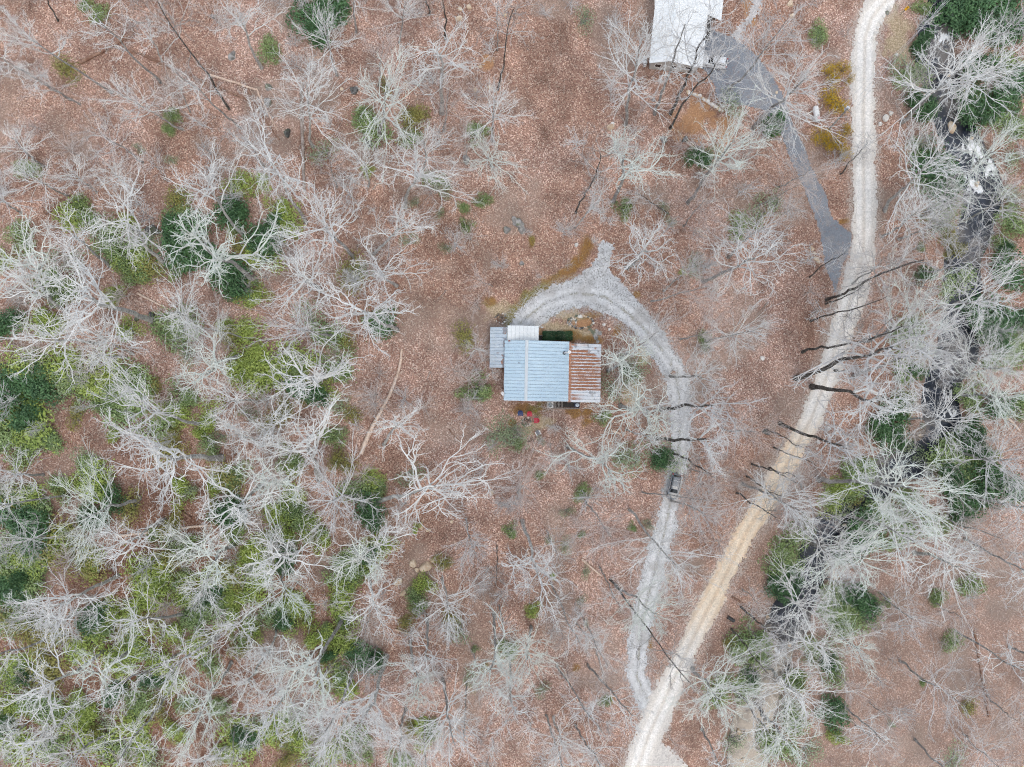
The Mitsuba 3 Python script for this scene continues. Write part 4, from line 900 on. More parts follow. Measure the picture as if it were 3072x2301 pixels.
princ('roof_rusty', mikit.proc(porch_rust), 0.6, 0.0, 0.4)
metal_roof('roof_blue', (0.44, 0.58, 0.695), (0.51, 0.64, 0.735)); metal_roof('roof_blue_old', (0.42, 0.50, 0.585), (0.53, 0.59, 0.655), 1.0); metal_roof('roof_white', (0.70, 0.745, 0.775), (0.77, 0.80, 0.82))
metal_roof('roof_far', (0.70, 0.73, 0.75), (0.78, 0.80, 0.815))
princ('roof_seam_shade', (0.17, 0.235, 0.28), 0.6); princ('roof_seam_shade_pale', (0.46, 0.50, 0.53), 0.6)  # slab colours darkened so the gaps between sheets read as rib shadows
def planks(key, a, b):
    return diffuse(key, mikit.proc(lambda p, n, uv: MX(a, b, FB(p.x * 3, p.y * 3, p.z * 9, 3))))
planks('wall_wood', (0.10, 0.065, 0.045), (0.19, 0.13, 0.09)); planks('deck_wood', (0.045, 0.042, 0.040), (0.11, 0.10, 0.095)); planks('rail_wood', (0.20, 0.19, 0.18), (0.34, 0.33, 0.31)); planks('wall_pale', (0.42, 0.41, 0.39), (0.52, 0.51, 0.49))
princ('trim_metal', (0.55, 0.60, 0.64), 0.4, 0.0); princ('galvanised', (0.55, 0.57, 0.60), 0.35, 0.6); princ('dark_rubber', (0.02, 0.02, 0.021), 0.7); princ('dark_metal', (0.05, 0.052, 0.055), 0.5); princ('white_paint', (0.76, 0.77, 0.78), 0.35)
princ('rust_red', (0.23, 0.06, 0.045), 0.7); princ('red_plastic', (0.55, 0.035, 0.075), 0.45); princ('blue_plastic', (0.018, 0.055, 0.19), 0.45); princ('grey_plastic', (0.26, 0.28, 0.31), 0.5); princ('navy_paint', (0.018, 0.028, 0.075), 0.4)
princ('window_glass', (0.012, 0.014, 0.017), 0.06, 0.0, 0.6); princ('pale_lid', (0.55, 0.62, 0.70), 0.35); princ('red_paint', (0.55, 0.05, 0.06), 0.4); princ('yellow_sign', (0.80, 0.42, 0.01), 0.4); princ('car_white', (0.74, 0.76, 0.78), 0.25, 0.0, 0.5, clearcoat=0.6)
princ('car_grey', (0.20, 0.225, 0.255), 0.3, 0.1, 0.5, clearcoat=0.6); princ('lamp_clear', (0.65, 0.67, 0.70), 0.15); princ('lamp_red', (0.35, 0.02, 0.02), 0.2); princ('teal_fan', (0.10, 0.17, 0.17), 0.5); princ('tank_white', (0.74, 0.75, 0.76), 0.35); princ('glass_insulator', (0.45, 0.5, 0.52), 0.2)

def slab(x0, x1, y0, y1, zf, th=0.05):
    """A roof slab over a rectangle whose top height is zf(x, y)."""
    q = [(x0, y0), (x1, y0), (x1, y1), (x0, y1)]
    v = np.array([(x, y, zf(x, y)) for x, y in q] + [(x, y, zf(x, y) - th) for x, y in q])
    f = [[0, 1, 2], [0, 2, 3], [4, 6, 5], [4, 7, 6]] + [t for i in range(4) for t in ([i, i + 4, (i + 1) % 4 + 4], [i, (i + 1) % 4 + 4, (i + 1) % 4])]
    return trimesh.Trimesh(v, f, process=False)

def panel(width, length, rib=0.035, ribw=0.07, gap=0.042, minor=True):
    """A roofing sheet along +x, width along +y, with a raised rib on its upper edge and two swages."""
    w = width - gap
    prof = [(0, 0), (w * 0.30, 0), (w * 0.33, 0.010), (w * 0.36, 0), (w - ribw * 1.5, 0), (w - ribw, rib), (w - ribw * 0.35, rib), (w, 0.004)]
    n = len(prof)
    v = np.array([(x, y, z) for x in (0, length) for y, z in prof])
    f = [t for i in range(n - 1) for t in ([i, n + i + 1, i + 1], [i, n + i, n + i + 1])]
    return trimesh.Trimesh(v, np.array(f), process=False)

def lay_panels(holder, m_, origin, along, across, length, width, n, to_world, name='panel', rib=0.035, jitter=0.02, seed=0):
    """n sheets side by side over a slope: along (unit, down the slope) and across (unit)."""
    rng = np.random.default_rng(seed)
    up = np.cross(along, across); up = up / np.linalg.norm(up)
    if up[2] < 0: up = -up
    R = np.column_stack([along, across, up])
    flip = np.linalg.det(R) < 0
    pm = panel(width, length, rib)
    if not flip: pass
    shp = mikit.ply(pm, m_)
    for i in range(n):
        Mx = np.eye(4); Mx[:3, :3] = R; Mx[:3, 3] = np.array(origin) + np.array(across) * width * i + up * 0.012 + np.array(along) * rng.uniform(-jitter, jitter)
        part(holder, name, placed(shp, to_world @ M4(Mx)))

# ---------------------------------------------------------------- the cabin
cab = thing('cabin', 'cabin with pale blue metal roof and rusty porch roof inside the gravel loop', 'cabin')
H0 = lambda m, mm, lb=None, name=None: part(cab, name, mikit.ply(m, mm, to_world=CABM), lb)
XL, XR, RX, YB, YT = -5.60, 5.68, -1.78, -5.28, 5.24
zr = lambda x, y: np.interp(x, [XL, RX, XR], [3.35, 4.75, 3.05])
w_ = part(cab, 'wall', mikit.ply(cat(slab(XL + 0.45, RX, YB + 0.4, YB + 0.55, zr, 3.3), slab(RX, XR - 0.3, YB + 0.4, YB + 0.55, zr, 3.0), slab(XL + 0.45, RX, YT - 0.55, YT - 0.4, zr, 3.3), slab(RX, XR - 0.3, YT - 0.55, YT - 0.4, zr, 3.0),
                                     slab(XL + 0.45, XL + 0.6, YB + 0.55, YT - 0.55, zr, 3.6), slab(XR - 0.45, XR - 0.3, YB + 0.55, YT - 0.55, zr, 3.2)).apply_translation([0, 0, -0.12]), 'wall_wood', to_world=CABM))
for (x, y, a) in ((-3.6, YB + 0.38, 0), (0.6, YB + 0.38, 0), (2.2, YT - 0.38, 180)):
    wn = part(cab, 'window', mikit.ply(cat(box(-0.55, 0.55, -0.03, 0.0, -0.6, -0.52), box(-0.55, 0.55, -0.03, 0, 0.52, 0.6), box(-0.55, -0.47, -0.03, 0, -0.52, 0.52), box(0.47, 0.55, -0.03, 0, -0.52, 0.52)), 'white_paint', to_world=CABM @ at((x, y, 1.7), a)))
    part(wn, 'pane', mikit.ply(box(-0.47, 0.47, -0.015, -0.008, -0.52, 0.52), 'window_glass', to_world=CABM @ at((x, y, 1.7), a)))
dk = part(cab, 'door', mikit.ply(box(3.2, 4.1, YB + 0.34, YB + 0.395, 0.55, 2.55), 'white_paint', to_world=CABM))
part(dk, 'handle', mikit.ply(trimesh.creation.icosphere(1, 0.035).apply_translation((3.3, YB + 0.31, 1.5)), 'galvanised', to_world=CABM))
rf = part(cab, 'roof', mikit.ply(cat(slab(XL, RX, YB, YT, zr), slab(RX, XR, YB, YT, zr)), 'roof_seam_shade', to_world=CABM))
aL = np.array([XL - RX, 0, 3.35 - 4.75]); lL = np.linalg.norm(aL); aR = np.array([XR - RX, 0, 3.05 - 4.75]); lR = np.linalg.norm(aR)
lay_panels(rf, 'roof_blue', (RX, YB, 4.75), aL / lL, np.array([0, 1.0, 0]), lL + 0.04, (YT - YB) / 18, 18, CABM, 'panel', 0.045)
lay_panels(rf, 'roof_blue', np.array([RX, YB, 4.75]) + aR * 0.44 , aR / lR, np.array([0, 1.0, 0]), lR * 0.56 + 0.04, (YT - YB) / 18, 18, CABM, 'panel', 0.055)
lay_panels(rf, 'roof_blue', np.array([RX, YB, 4.78]), aR / lR, np.array([0, 1.0, 0]), lR * 0.45, (YT - YB) / 18, 18, CABM, 'panel', 0.055)
def ridge(y0, y1, x, z, w, dl, drr):
    v = np.array([(x - w, y, z - dl) if s < 0 else (x, y, z) if s == 0 else (x + w, y, z - drr) for y in (y0, y1) for s in (-1, 0, 1)])
    return trimesh.Trimesh(v, [[0, 1, 4], [0, 4, 3], [1, 2, 5], [1, 5, 4]], process=False)
part(rf, 'ridge_cap', mikit.ply(ridge(YB - 0.02, YT + 0.02, RX, 4.86, 0.26, 0.09, 0.055), 'trim_metal', to_world=CABM))
part(rf, 'fascia', mikit.ply(cat(slab(XL, RX, YB - 0.05, YB - 0.01, lambda x, y: zr(x, y) + 0.03, 0.2), slab(RX, XR, YB - 0.05, YB - 0.01, lambda x, y: zr(x, y) + 0.03, 0.2)), 'white_paint', to_world=CABM))
# flue, vent, brick stub, dish
fl = part(cab, 'flue', mikit.ply(cat(cyl(0.17, 1.1, 18, (5.65, 3.30, 4.1)), cyl(0.27, 0.05, 20, (5.65, 3.30, 4.72)), trimesh.creation.cone(0.30, 0.16, sections=20).apply_translation((5.65, 3.30, 4.76))), 'white_paint', to_world=CABM))
part(fl, 'elbow', mikit.ply(tube1([(4.85, 3.2, 3.25), (4.85, 3.2, 3.7), (5.0, 3.22, 3.85), (5.5, 3.28, 3.9)], 0.14, 12), 'galvanised', to_world=CABM))
part(fl, 'flashing', mikit.ply(cyl(0.3, 0.05, 16, (4.85, 3.2, 3.31)), 'dark_metal', to_world=CABM))
part(cab, 'vent_pipe', mikit.ply(cyl(0.07, 0.4, 12, (-3.1, 1.3, 4.45)), 'dark_metal', to_world=CABM))
part(cab, 'chimney_stub', mikit.ply(box(-5.02, -4.68, 5.02, 5.22, 3.4, 3.85), 'rust_red', to_world=CABM))
ds = part(cab, 'satellite_dish', mikit.ply(trimesh.creation.revolve([(0.001, 0.0), (0.15, 0.012), (0.3, 0.06), (0.40, 0.115), (0.405, 0.125), (0.3, 0.075), (0.15, 0.03), (0.001, 0.018)], sections=20), 'white_paint', to_world=CABM @ at((-5.72, -4.1, 3.55), 200) @ T().rotate([0, 1, 0], 50)))
part(ds, 'arm', mikit.ply(cat(tube1([(-5.4, -4.0, 3.35), (-5.5, -4.05, 3.6), (-5.66, -4.08, 3.6)], 0.03, 8), tube1([(-5.7, -4.1, 3.5), (-6.1, -4.25, 3.75)], 0.018, 6)), 'galvanised', to_world=CABM))
# porch on the right with the rusty roof
PX0, PX1, PY0, PY1 = 5.70, 11.42, -5.42, 4.92
zp = lambda x, y: np.interp(x, [PX0, PX1], [2.98, 2.35])
po = part(cab, 'porch', mikit.ply(cat(*[box(x - 0.07, x + 0.07, y - 0.07, y + 0.07, -0.3, float(zp(x, 0)) - 0.06) for x in (8.4, 11.1) for y in (-5.0, -1.7, 1.6, 4.5)]), 'rail_wood', to_world=CABM))
part(po, 'floor', mikit.ply(box(PX0 + 0.1, PX1 - 0.3, PY0 + 0.3, PY1 - 0.3, 0.2, 0.35), 'deck_wood', to_world=CABM))
pr = part(cab, 'porch_roof', mikit.ply(slab(PX0, PX1, PY0, PY1, zp), 'roof_seam_shade', to_world=CABM), 'rusty corrugated porch roof')
aP = np.array([PX1 - PX0, 0, 2.35 - 2.98]); lP = np.linalg.norm(aP)
lay_panels(pr, 'roof_rusty', (PX0, PY0, 2.985), aP / lP, np.array([0, 1.0, 0]), lP + 0.03, (PY1 - PY0) / 18, 18, CABM, 'panel', 0.05)
part(pr, 'flashing', mikit.ply(slab(PX0 - 0.12, PX0 + 0.38, PY0 - 0.02, PY1 + 0.12, lambda x, y: zp(x, y) + 0.085, 0.02), 'roof_rusty', to_world=CABM))
# lean-to and carport on the upper left
LX0, LX1, LY0, LY1 = -8.22, -5.25, 0.42, 7.62
zl = lambda x, y: np.interp(x, [LX0, LX1], [2.35, 2.85])
lt = part(cab, 'lean_to_roof', mikit.ply(slab(LX0, LX1, LY0, LY1, zl), 'roof_seam_shade', to_world=CABM), 'stained blue-grey lean-to roof')
aT = np.array([LX0 - LX1, 0, 2.35 - 2.85]); lT = np.linalg.norm(aT)
lay_panels(lt, 'roof_blue_old', (LX1, LY0, 2.855), aT / lT, np.array([0, 1.0, 0]), lT + 0.03, (LY1 - LY0) / 12, 12, CABM, 'panel', 0.045)
part(cab, 'lean_to_wall', mikit.ply(cat(box(LX0 + 0.25, LX0 + 0.35, LY0 + 0.2, LY1 - 0.2, -0.5, 2.3), box(LX0 + 0.35, LX1, LY1 - 0.3, LY1 - 0.2, -0.5, 2.3), box(LX0 + 0.35, LX1, LY0 + 0.2, LY0 + 0.3, -0.5, 2.3)), 'wall_wood', to_world=CABM))
CX0, CX1, CY0, CY1 = -5.20, 0.30, 4.92, 7.86
zc_ = lambda x, y: np.interp(y, [CY0, CY1], [3.28, 2.90])
cp = part(cab, 'carport_roof', mikit.ply(slab(CX0, CX1, CY0, CY1, zc_), 'roof_seam_shade_pale', to_world=CABM), 'white ribbed carport roof')
aC = np.array([0, CY1 - CY0, 2.90 - 3.28]); lC = np.linalg.norm(aC)
lay_panels(cp, 'roof_white', (CX1, CY0, 3.285), aC / lC, np.array([-1.0, 0, 0]), lC + 0.03, (CX1 - CX0) / 8, 8, CABM, 'panel', 0.032)
part(cab, 'carport_post', mikit.ply(cat(*[box(x - 0.06, x + 0.06, 7.5, 7.62, -0.4, 2.86) for x in (-5.0, -2.4, 0.1)]), 'rail_wood', to_world=CABM))
sm = part(cab, 'side_steps', mikit.ply(cat(*[box(0.42 + 0.3 * i, 0.70 + 0.3 * i, 5.2, 6.35, 0.0, 0.55 - 0.16 * i) for i in range(2)]), 'deck_wood', to_world=CABM))
part(sm, 'railing', mikit.ply(cat(box(0.4, 1.15, 6.36, 6.44, 0.75, 0.83), *[box(x, x + 0.07, 6.365, 6.435, 0, 0.75) for x in (0.42, 0.75, 1.06)]), 'rail_wood', to_world=CABM))
# deck and steps under the lower eave
dp = part(cab, 'deck', mikit.ply(box(5.0, 7.9, -6.45, -5.0, 0.55, 0.62), 'deck_wood', to_world=CABM))
for i in range(9): part(dp, 'plank', mikit.ply(box(5.02 + 0.32 * i, 5.30 + 0.32 * i, -6.5, -5.0, 0.624, 0.65), 'deck_wood', to_world=CABM))
st = part(cab, 'stairs', mikit.ply(cat(box(3.15, 5.0, -6.52, -6.46, -0.1, 0.25), box(3.15, 5.0, -5.1, -5.04, -0.1, 0.25)), 'deck_wood', to_world=CABM))
for i in range(6): part(st, 'tread', mikit.ply(box(3.2 + 0.31 * i, 3.42 + 0.31 * i, -6.45, -5.1, 0.06 + 0.095 * i, 0.10 + 0.095 * i), 'rail_wood' if i % 2 else 'deck_wood', to_world=CABM))
part(st, 'railing', mikit.ply(cat(tube1([(3.1, -6.6, 0.75), (5.0, -6.6, 1.45), (7.9, -6.6, 1.5)], 0.06, 6), *[box(x, x + 0.08, -6.64, -6.56, -0.2, z) for x, z in ((3.15, 0.75), (5.0, 1.4), (6.4, 1.45), (7.8, 1.45))]), 'rail_wood', to_world=CABM))

# ---------------------------------------------------------------- around the cabin
def rounded(w, d, h, r):
    return trimesh.creation.extrude_polygon(Polygon([(-w / 2, -d / 2), (w / 2, -d / 2), (w / 2, d / 2), (-w / 2, d / 2)]).buffer(-r).buffer(r, quad_segs=4), h)
ac = thing('air_conditioner', 'square white air conditioner unit by the lower cabin wall', 'air conditioner'); Mx = at(G(1650, 1214), -1)
part(ac, 'cabinet', mikit.ply(rounded(1.02, 0.98, 0.9, 0.08).apply_translation((0, 0, 0.12)), 'white_paint', to_world=Mx))
part(ac, 'pad', mikit.ply(box(-0.62, 0.62, -0.6, 0.6, -0.15, 0.1), 'stone_white', to_world=Mx))
gd = part(ac, 'fan_guard', mikit.ply(cat(cyl(0.40, 0.02, 28, (0, 0, 1.035))), 'teal_fan', to_world=Mx))
part(gd, 'ring', mikit.ply(cat(*[trimesh.creation.torus(r, 0.014, major_sections=28, minor_sections=6).apply_translation((0, 0, 1.06)) for r in (0.13, 0.41)]), 'white_paint', to_world=Mx))
for i in range(3): part(gd, 'blade', mikit.ply(trimesh.creation.extrude_polygon(Polygon([(0.03, -0.03), (0.30, -0.14), (0.34, 0.02), (0.05, 0.06)]), 0.012), 'pale_lid', to_world=Mx @ at((0, 0, 1.048), 120 * i)))
gr = thing('grill', 'dark blue grill with round pale lid at the right end of the deck', 'grill'); Mx = CABM @ at((7.45, -5.95, 0.655), 0)
part(gr, 'cart', mikit.ply(cat(rounded(0.95, 0.85, 0.05, 0.06).apply_translation((0, 0, 0.62)), *[cyl(0.03, 0.62, 8, (x, y, 0.31)) for x in (-0.4, 0.4) for y in (-0.35, 0.35)]), 'navy_paint', to_world=Mx))
part(gr, 'bowl', mikit.ply(trimesh.creation.revolve([(0.001, 0), (0.2, 0.02), (0.33, 0.14), (0.36, 0.26), (0.34, 0.26), (0.001, 0.1)], sections=24).apply_translation((0, 0, 0.66)), 'navy_paint', to_world=Mx))
ld = part(gr, 'lid', mikit.ply(trimesh.creation.revolve([(0.36, 0.0), (0.34, 0.06), (0.26, 0.15), (0.12, 0.2), (0.001, 0.21)], sections=24).apply_translation((0, 0, 0.93)), 'pale_lid', to_world=Mx))
part(ld, 'handle', mikit.ply(cyl(0.05, 0.06, 10, (0, 0, 1.17)), 'dark_metal', to_world=Mx))

def lawn_chair(loc, rz, m_, label, frame=None, tip=None):
    k = thing('lawn_chair', label, 'chair', None); Mx = at(loc, rz)
    if tip: Mx = Mx @ T().rotate([1, 0, 0], tip)
    part(k, 'seat', mikit.ply(cat(*[box(-0.30, 0.30, -0.32 + 0.125 * i, -0.22 + 0.125 * i, 0.36 - 0.012 * i, 0.385 - 0.012 * i) for i in range(5)]), m_, to_world=Mx))
    bk = T().translate([0, 0.30, 0.32]).rotate([1, 0, 0], -22)
    part(k, 'backrest', mikit.ply(cat(*[box(-0.31 + 0.125 * i, -0.20 + 0.125 * i, 0.0, 0.025, 0, 0.68 + 0.07 * math.sin(math.pi * (i + 0.5) / 5)) for i in range(5)]), m_, to_world=Mx @ bk))
    for s in (-1, 1):
        part(k, 'armrest', mikit.ply(box(-0.07, 0.07, -0.38, 0.42, 0.58, 0.61).apply_translation((s * 0.38, 0, 0)), frame or m_, to_world=Mx))
        part(k, 'leg', mikit.ply(box(-0.03, 0.03, -0.36, -0.27, 0, 0.58).apply_translation((s * 0.37, 0, 0)), frame or m_, to_world=Mx))
        part(k, 'leg', mikit.ply(box(-0.03, 0.03, 0.30, 0.40, 0, 0.58).apply_translation((s * 0.37, 0, 0)), frame or m_, to_world=Mx))
    return k
lawn_chair(G(1561, 1241), 0, 'blue_plastic', 'dark blue lawn chair above left of the fire pit')
lawn_chair(G(1588.5, 1243), 5, 'red_plastic', 'red lawn chair straight above the fire pit, beside the blue one')
lawn_chair(G(1607.5, 1261), -88, 'red_plastic', 'red lawn chair right of the fire pit')
lawn_chair(G(1614, 1299), 28, 'grey_plastic', 'grey lawn chair with white arms standing apart below the fire pit', 'white_paint')

def ring_of_stones(k, x, y, rx, ry, n, r0, r1, mats, seed, name='stone', gaps=0.0):
    rng = np.random.default_rng(seed)
    for i in range(n):
        a = 2 * math.pi * (i + rng.uniform(-0.3, 0.3)) / n
        if rng.uniform() < gaps: continue
        r = rng.uniform(r0, r1); p = G(x + rx * math.cos(a) + rng.normal() * 0.8, y + ry * math.sin(a) + rng.normal() * 0.8); p[2] += r * 0.2
        part(k, name, placed(ROCKS['', mats[int(rng.integers(len(mats)))], int(rng.integers(4))], at(p, rng.uniform(0, 360), r)))
def stick_heap(k, x, y, n, r, seed, mats):
    rng = np.random.default_rng(seed)
    for i in range(n):
        c = G(x + rng.normal() * r * 5, y + rng.normal() * r * 5); a = rng.uniform(0, math.pi); L = rng.uniform(0.25, 0.6)
        d = np.array([math.cos(a), math.sin(a), rng.uniform(-0.25, 0.35)]); c[2] += rng.uniform(0.08, 0.35)
        part(k, 'stick', mikit.ply(tube1([c - d * L, c + rng.normal(size=3) * 0.03, c + d * L], [0.05, 0.045, 0.035], 6), mats[int(rng.integers(len(mats)))], smooth=True))
fp = thing('fire_pit', 'round stone fire pit full of sticks between blue and red chairs', 'fire pit')
ring_of_stones(fp, 1580, 1265, 13, 13, 17, 0.16, 0.26, ['stone_grey', 'stone_tan', 'stone_white'], 41)
stick_heap(fp, 1580, 1265, 24, 1.0, 42, ['wood_bare', 'wood_grey', 'wood_brown', 'bark_dark'])
bp = thing('brush_heap', 'dark heap of sticks in a ring of stones above the lean-to roof', 'brush heap')
ring_of_stones(bp, 1503, 955, 15, 15, 15, 0.14, 0.24, ['stone_grey', 'stone_white'], 43, gaps=0.3)
stick_heap(bp, 1502, 954, 30, 1.15, 44, ['bark_dark', 'wood_brown', 'wood_grey', 'bark_dark'])
b2 = thing('brush_heap', 'small heap of brown sticks below the grey lawn chair', 'brush heap')
stick_heap(b2, 1597, 1319, 14, 1.0, 45, ['wood_brown', 'bark_dark', 'wood_bare'])
gb = thing('garden_border', 'oval border of piled stones round the bare bed above the cabin hedge', 'stone border')
ring_of_stones(gb, 1741, 966, 38, 19, 46, 0.16, 0.30, ['stone_grey', 'stone_grey', 'stone_tan', 'stone_dark'], 46)
ring_of_stones(gb, 1720, 968, 9, 12, 12, 0.16, 0.28, ['stone_white', 'stone_grey'], 47)
for x, y, r in ((1743, 949, 0.42), (1780, 969, 0.34), (1736, 950, 0.3), (1812, 974, 0.38), (1829, 988, 0.34)):
    rng = np.random.default_rng(int(x)); rock(x, y, r / HCAM * FOC, 'stone_white', 'pale rounded rock by the garden bed', 'pale rocks round the garden bed')
rng = np.random.default_rng(77)
STEPP = [(1778, 996, 0.42), (1785, 1003, 0.5), (1789, 992, 0.4), (1799, 1000, 0.45), (1770, 988, 0.35), (1788, 1012, 0.42), (1793, 1024, 0.38)]
for x, y, r in STEPP:
    p = G(x, y); p[2] += 0.02
    single('stepping_stone', mikit.ply(trimesh.creation.extrude_polygon(Polygon([(math.cos(t) * r * f, math.sin(t) * r * f * 0.8) for t, f in zip(np.linspace(0, 2 * math.pi, 10)[:-1], rng.uniform(0.8, 1.1, 9))]).buffer(0.03), 0.06), 'stone_grey', to_world=at(p, rng.uniform(0, 360))),
           label_at('flat grey stepping stone', x, y), 'stepping stone', 'stepping stones by the porch')
ec = thing('stone_edging', 'curved edging of pale stones along the round earth patch', 'stone border')
for i, (x, y) in enumerate(np.c_[np.interp(np.linspace(0, 1, 26), [0, .3, .6, 1], [2062, 2098, 2132, 2166]), np.interp(np.linspace(0, 1, 26), [0, .3, .6, 1], [276, 288, 312, 334])]):
    p = G(x, y + rng.normal()); r = rng.uniform(0.25, 0.42); p[2] += 0.08
    part(ec, 'stone', placed(ROCKS['', 'stone_white' if i % 3 else 'stone_tan', i % 4], at(p, rng.uniform(0, 360), r)))

# clipped hedge bushes in front of the cabin
for x, w, lb in ((1646.5, 21, 'left clipped dark hedge bush against the upper cabin wall'), (1692, 26, 'right clipped dark hedge bush against the upper cabin wall')):
    rg = np.random.default_rng(int(x)); n = 5200
    hw, hd, hh = w * HCAM / FOC, 0.88, 1.05
    q = np.sign(rg.uniform(-1, 1, (n, 3))) * np.abs(rg.uniform(0, 1, (n, 3))) ** 0.45
    q[:, 2] = np.abs(q[:, 2]); q[: n // 2, :2] = rg.uniform(-1, 1, (n // 2, 2)); q[: n // 2, 2] = 1.0; nn = q / np.maximum(np.linalg.norm(np.abs(q) ** 4, axis=1, keepdims=True) ** 0.25, 1e-6)
    q = nn * rg.uniform(0.86, 1.0, (n, 1)) * [hw, hd, hh]; out = nn + rg.normal(size=(n, 3)) * 0.5; out /= np.linalg.norm(out, axis=1, keepdims=True)
    q[:, 2] += 0.12 * (meshkit.fbm(q * 2.0, 2) - 0.5)
    a = np.cross(out, rg.normal(size=(n, 3))); a /= np.linalg.norm(a, axis=1, keepdims=True); b = np.cross(out, a); L = 0.075
    v = np.stack([q - a * L, q + b * L * 0.5, q + a * L, q - b * L * 0.5], 1).reshape(-1, 3); i = np.arange(n)[:, None] * 4
    k = thing('hedge_bush', lb, 'hedge'); Mx = at(G(x, 1008), CABA)
    part(k, 'foliage', mikit.ply(trimesh.Trimesh(v, np.vstack([i + [0, 2, 1], i + [0, 3, 2]]), process=False), 'leaf_hedge', to_world=Mx))
    part(k, 'stem', mikit.ply(cat(*[cyl(0.03, 0.9, 6, (xx, yy, 0.4)) for xx, yy in ((-0.4, 0), (0.3, 0.2), (0.1, -0.3))]), 'bark_dark', to_world=Mx))

# ---------------------------------------------------------------- the white-roofed house at the top
H2A = -5.6
H2 = G(2040, 60); H2M = at(H2, H2A)
def h2(px, py, z):                                       # a plan point at height z in the house's own frame
    p = G(px, py)
    s = (HCAM - (H2[2] + z)) / FOC; q = np.array([(px - NX) * s, -(py - NY) * s]) - H2[:2]
    c, sn = math.cos(math.radians(H2A)), math.sin(math.radians(H2A))
    return q[0] * c + q[1] * sn, -q[0] * sn + q[1] * c
hw = thing('house', 'white metal-roofed house at the top beside the asphalt drive', 'house')
bl, br = h2(1948, 190, 3.1), h2(2107, 204, 3.1)
X0, X1, Y0, Y1 = bl[0], br[0], (bl[1] + br[1]) / 2, 13.0
XM = X0 + 0.36 * (X1 - X0)
zh = lambda x, y: np.interp(x, [X0, XM, X1], [3.1, 4.5, 3.1])
part(hw, 'wall', mikit.ply(cat(slab(X0 + 0.5, XM, Y0 + 0.45, Y0 + 0.6, zh, 4.2), slab(XM, X1 - 0.5, Y0 + 0.45, Y0 + 0.6, zh, 4.2), slab(X0 + 0.5, X0 + 0.65, Y0 + 0.6, Y1 - 0.4, zh, 3.6), slab(X1 - 0.65, X1 - 0.5, Y0 + 0.6, Y1 - 0.4, zh, 3.6), slab(X0 + 0.65, XM, Y1 - 0.55, Y1 - 0.4, zh, 3.6), slab(XM, X1 - 0.65, Y1 - 0.55, Y1 - 0.4, zh, 3.6)).apply_translation([0, 0, -0.1]), 'wall_pale', to_world=H2M))
r2 = part(hw, 'roof', mikit.ply(cat(slab(X0, XM, Y0, Y1, zh), slab(XM, X1, Y0, Y1, zh)), 'roof_far', to_world=H2M))
for s0, s1, seed in ((XM, X0, 1), (XM, X1, 2)):
    a_ = np.array([s1 - s0, 0, -1.4]); l_ = np.linalg.norm(a_); n_ = int((Y1 - Y0) / 0.62)
    lay_panels(r2, 'roof_far', (s0, Y0, 4.5), a_ / l_, np.array([0, 1.0, 0]), l_ + 0.03, (Y1 - Y0) / n_, n_, H2M, 'panel', 0.022)
part(r2, 'ridge_cap', mikit.ply(ridge(Y0 - 0.02, Y1, XM, 4.58, 0.2, 0.05, 0.04), 'roof_white', to_world=H2M))
wl, wr = h2(2119, 46, 2.9), h2(2164, 62, 2.9)
zw = lambda x, y: np.interp(x, [X1, wr[0]], [2.95, 2.7])
rw = part(hw, 'wing_roof', mikit.ply(trimesh.creation.extrude_polygon(Polygon([(X1 - 0.1, wl[1] + 0.2), (wr[0], wr[1]), (wr[0], Y1), (X1 - 0.1, Y1)]), 0.1).apply_translation((0, 0, 2.8)), 'roof_far', to_world=H2M))
part(hw, 'wing_wall', mikit.ply(cat(box(X1 - 0.4, wr[0] - 0.5, wl[1] + 0.9, wl[1] + 1.05, -0.3, 2.78), box(wr[0] - 0.5, wr[0] - 0.35, wl[1] + 0.9, Y1 - 0.4, -0.3, 2.78)), 'wall_wood', to_world=H2M))
part(hw, 'porch_shade_floor', mikit.ply(box(X1 - 0.5, X1 + 1.5, wl[1] - 2.9, wl[1] + 0.85, -0.1, 0.12), 'deck_wood', to_world=H2M))  # dark boards standing in for the shade of the entry recess
for i in range(3):
    wn = part(hw, 'window', mikit.ply(cat(box(-0.6, 0.6, -0.04, 0, -0.6, -0.5), box(-0.6, 0.6, -0.04, 0, 0.5, 0.6), box(-0.6, -0.5, -0.04, 0, -0.5, 0.5), box(0.5, 0.6, -0.04, 0, -0.5, 0.5)), 'white_paint', to_world=H2M @ at((X0 + 1.8 + 2.7 * i, Y0 + 0.44, 1.6))))
    part(wn, 'pane', mikit.ply(box(-0.5, 0.5, -0.02, -0.01, -0.5, 0.5), 'window_glass', to_world=H2M @ at((X0 + 1.8 + 2.7 * i, Y0 + 0.44, 1.6))))

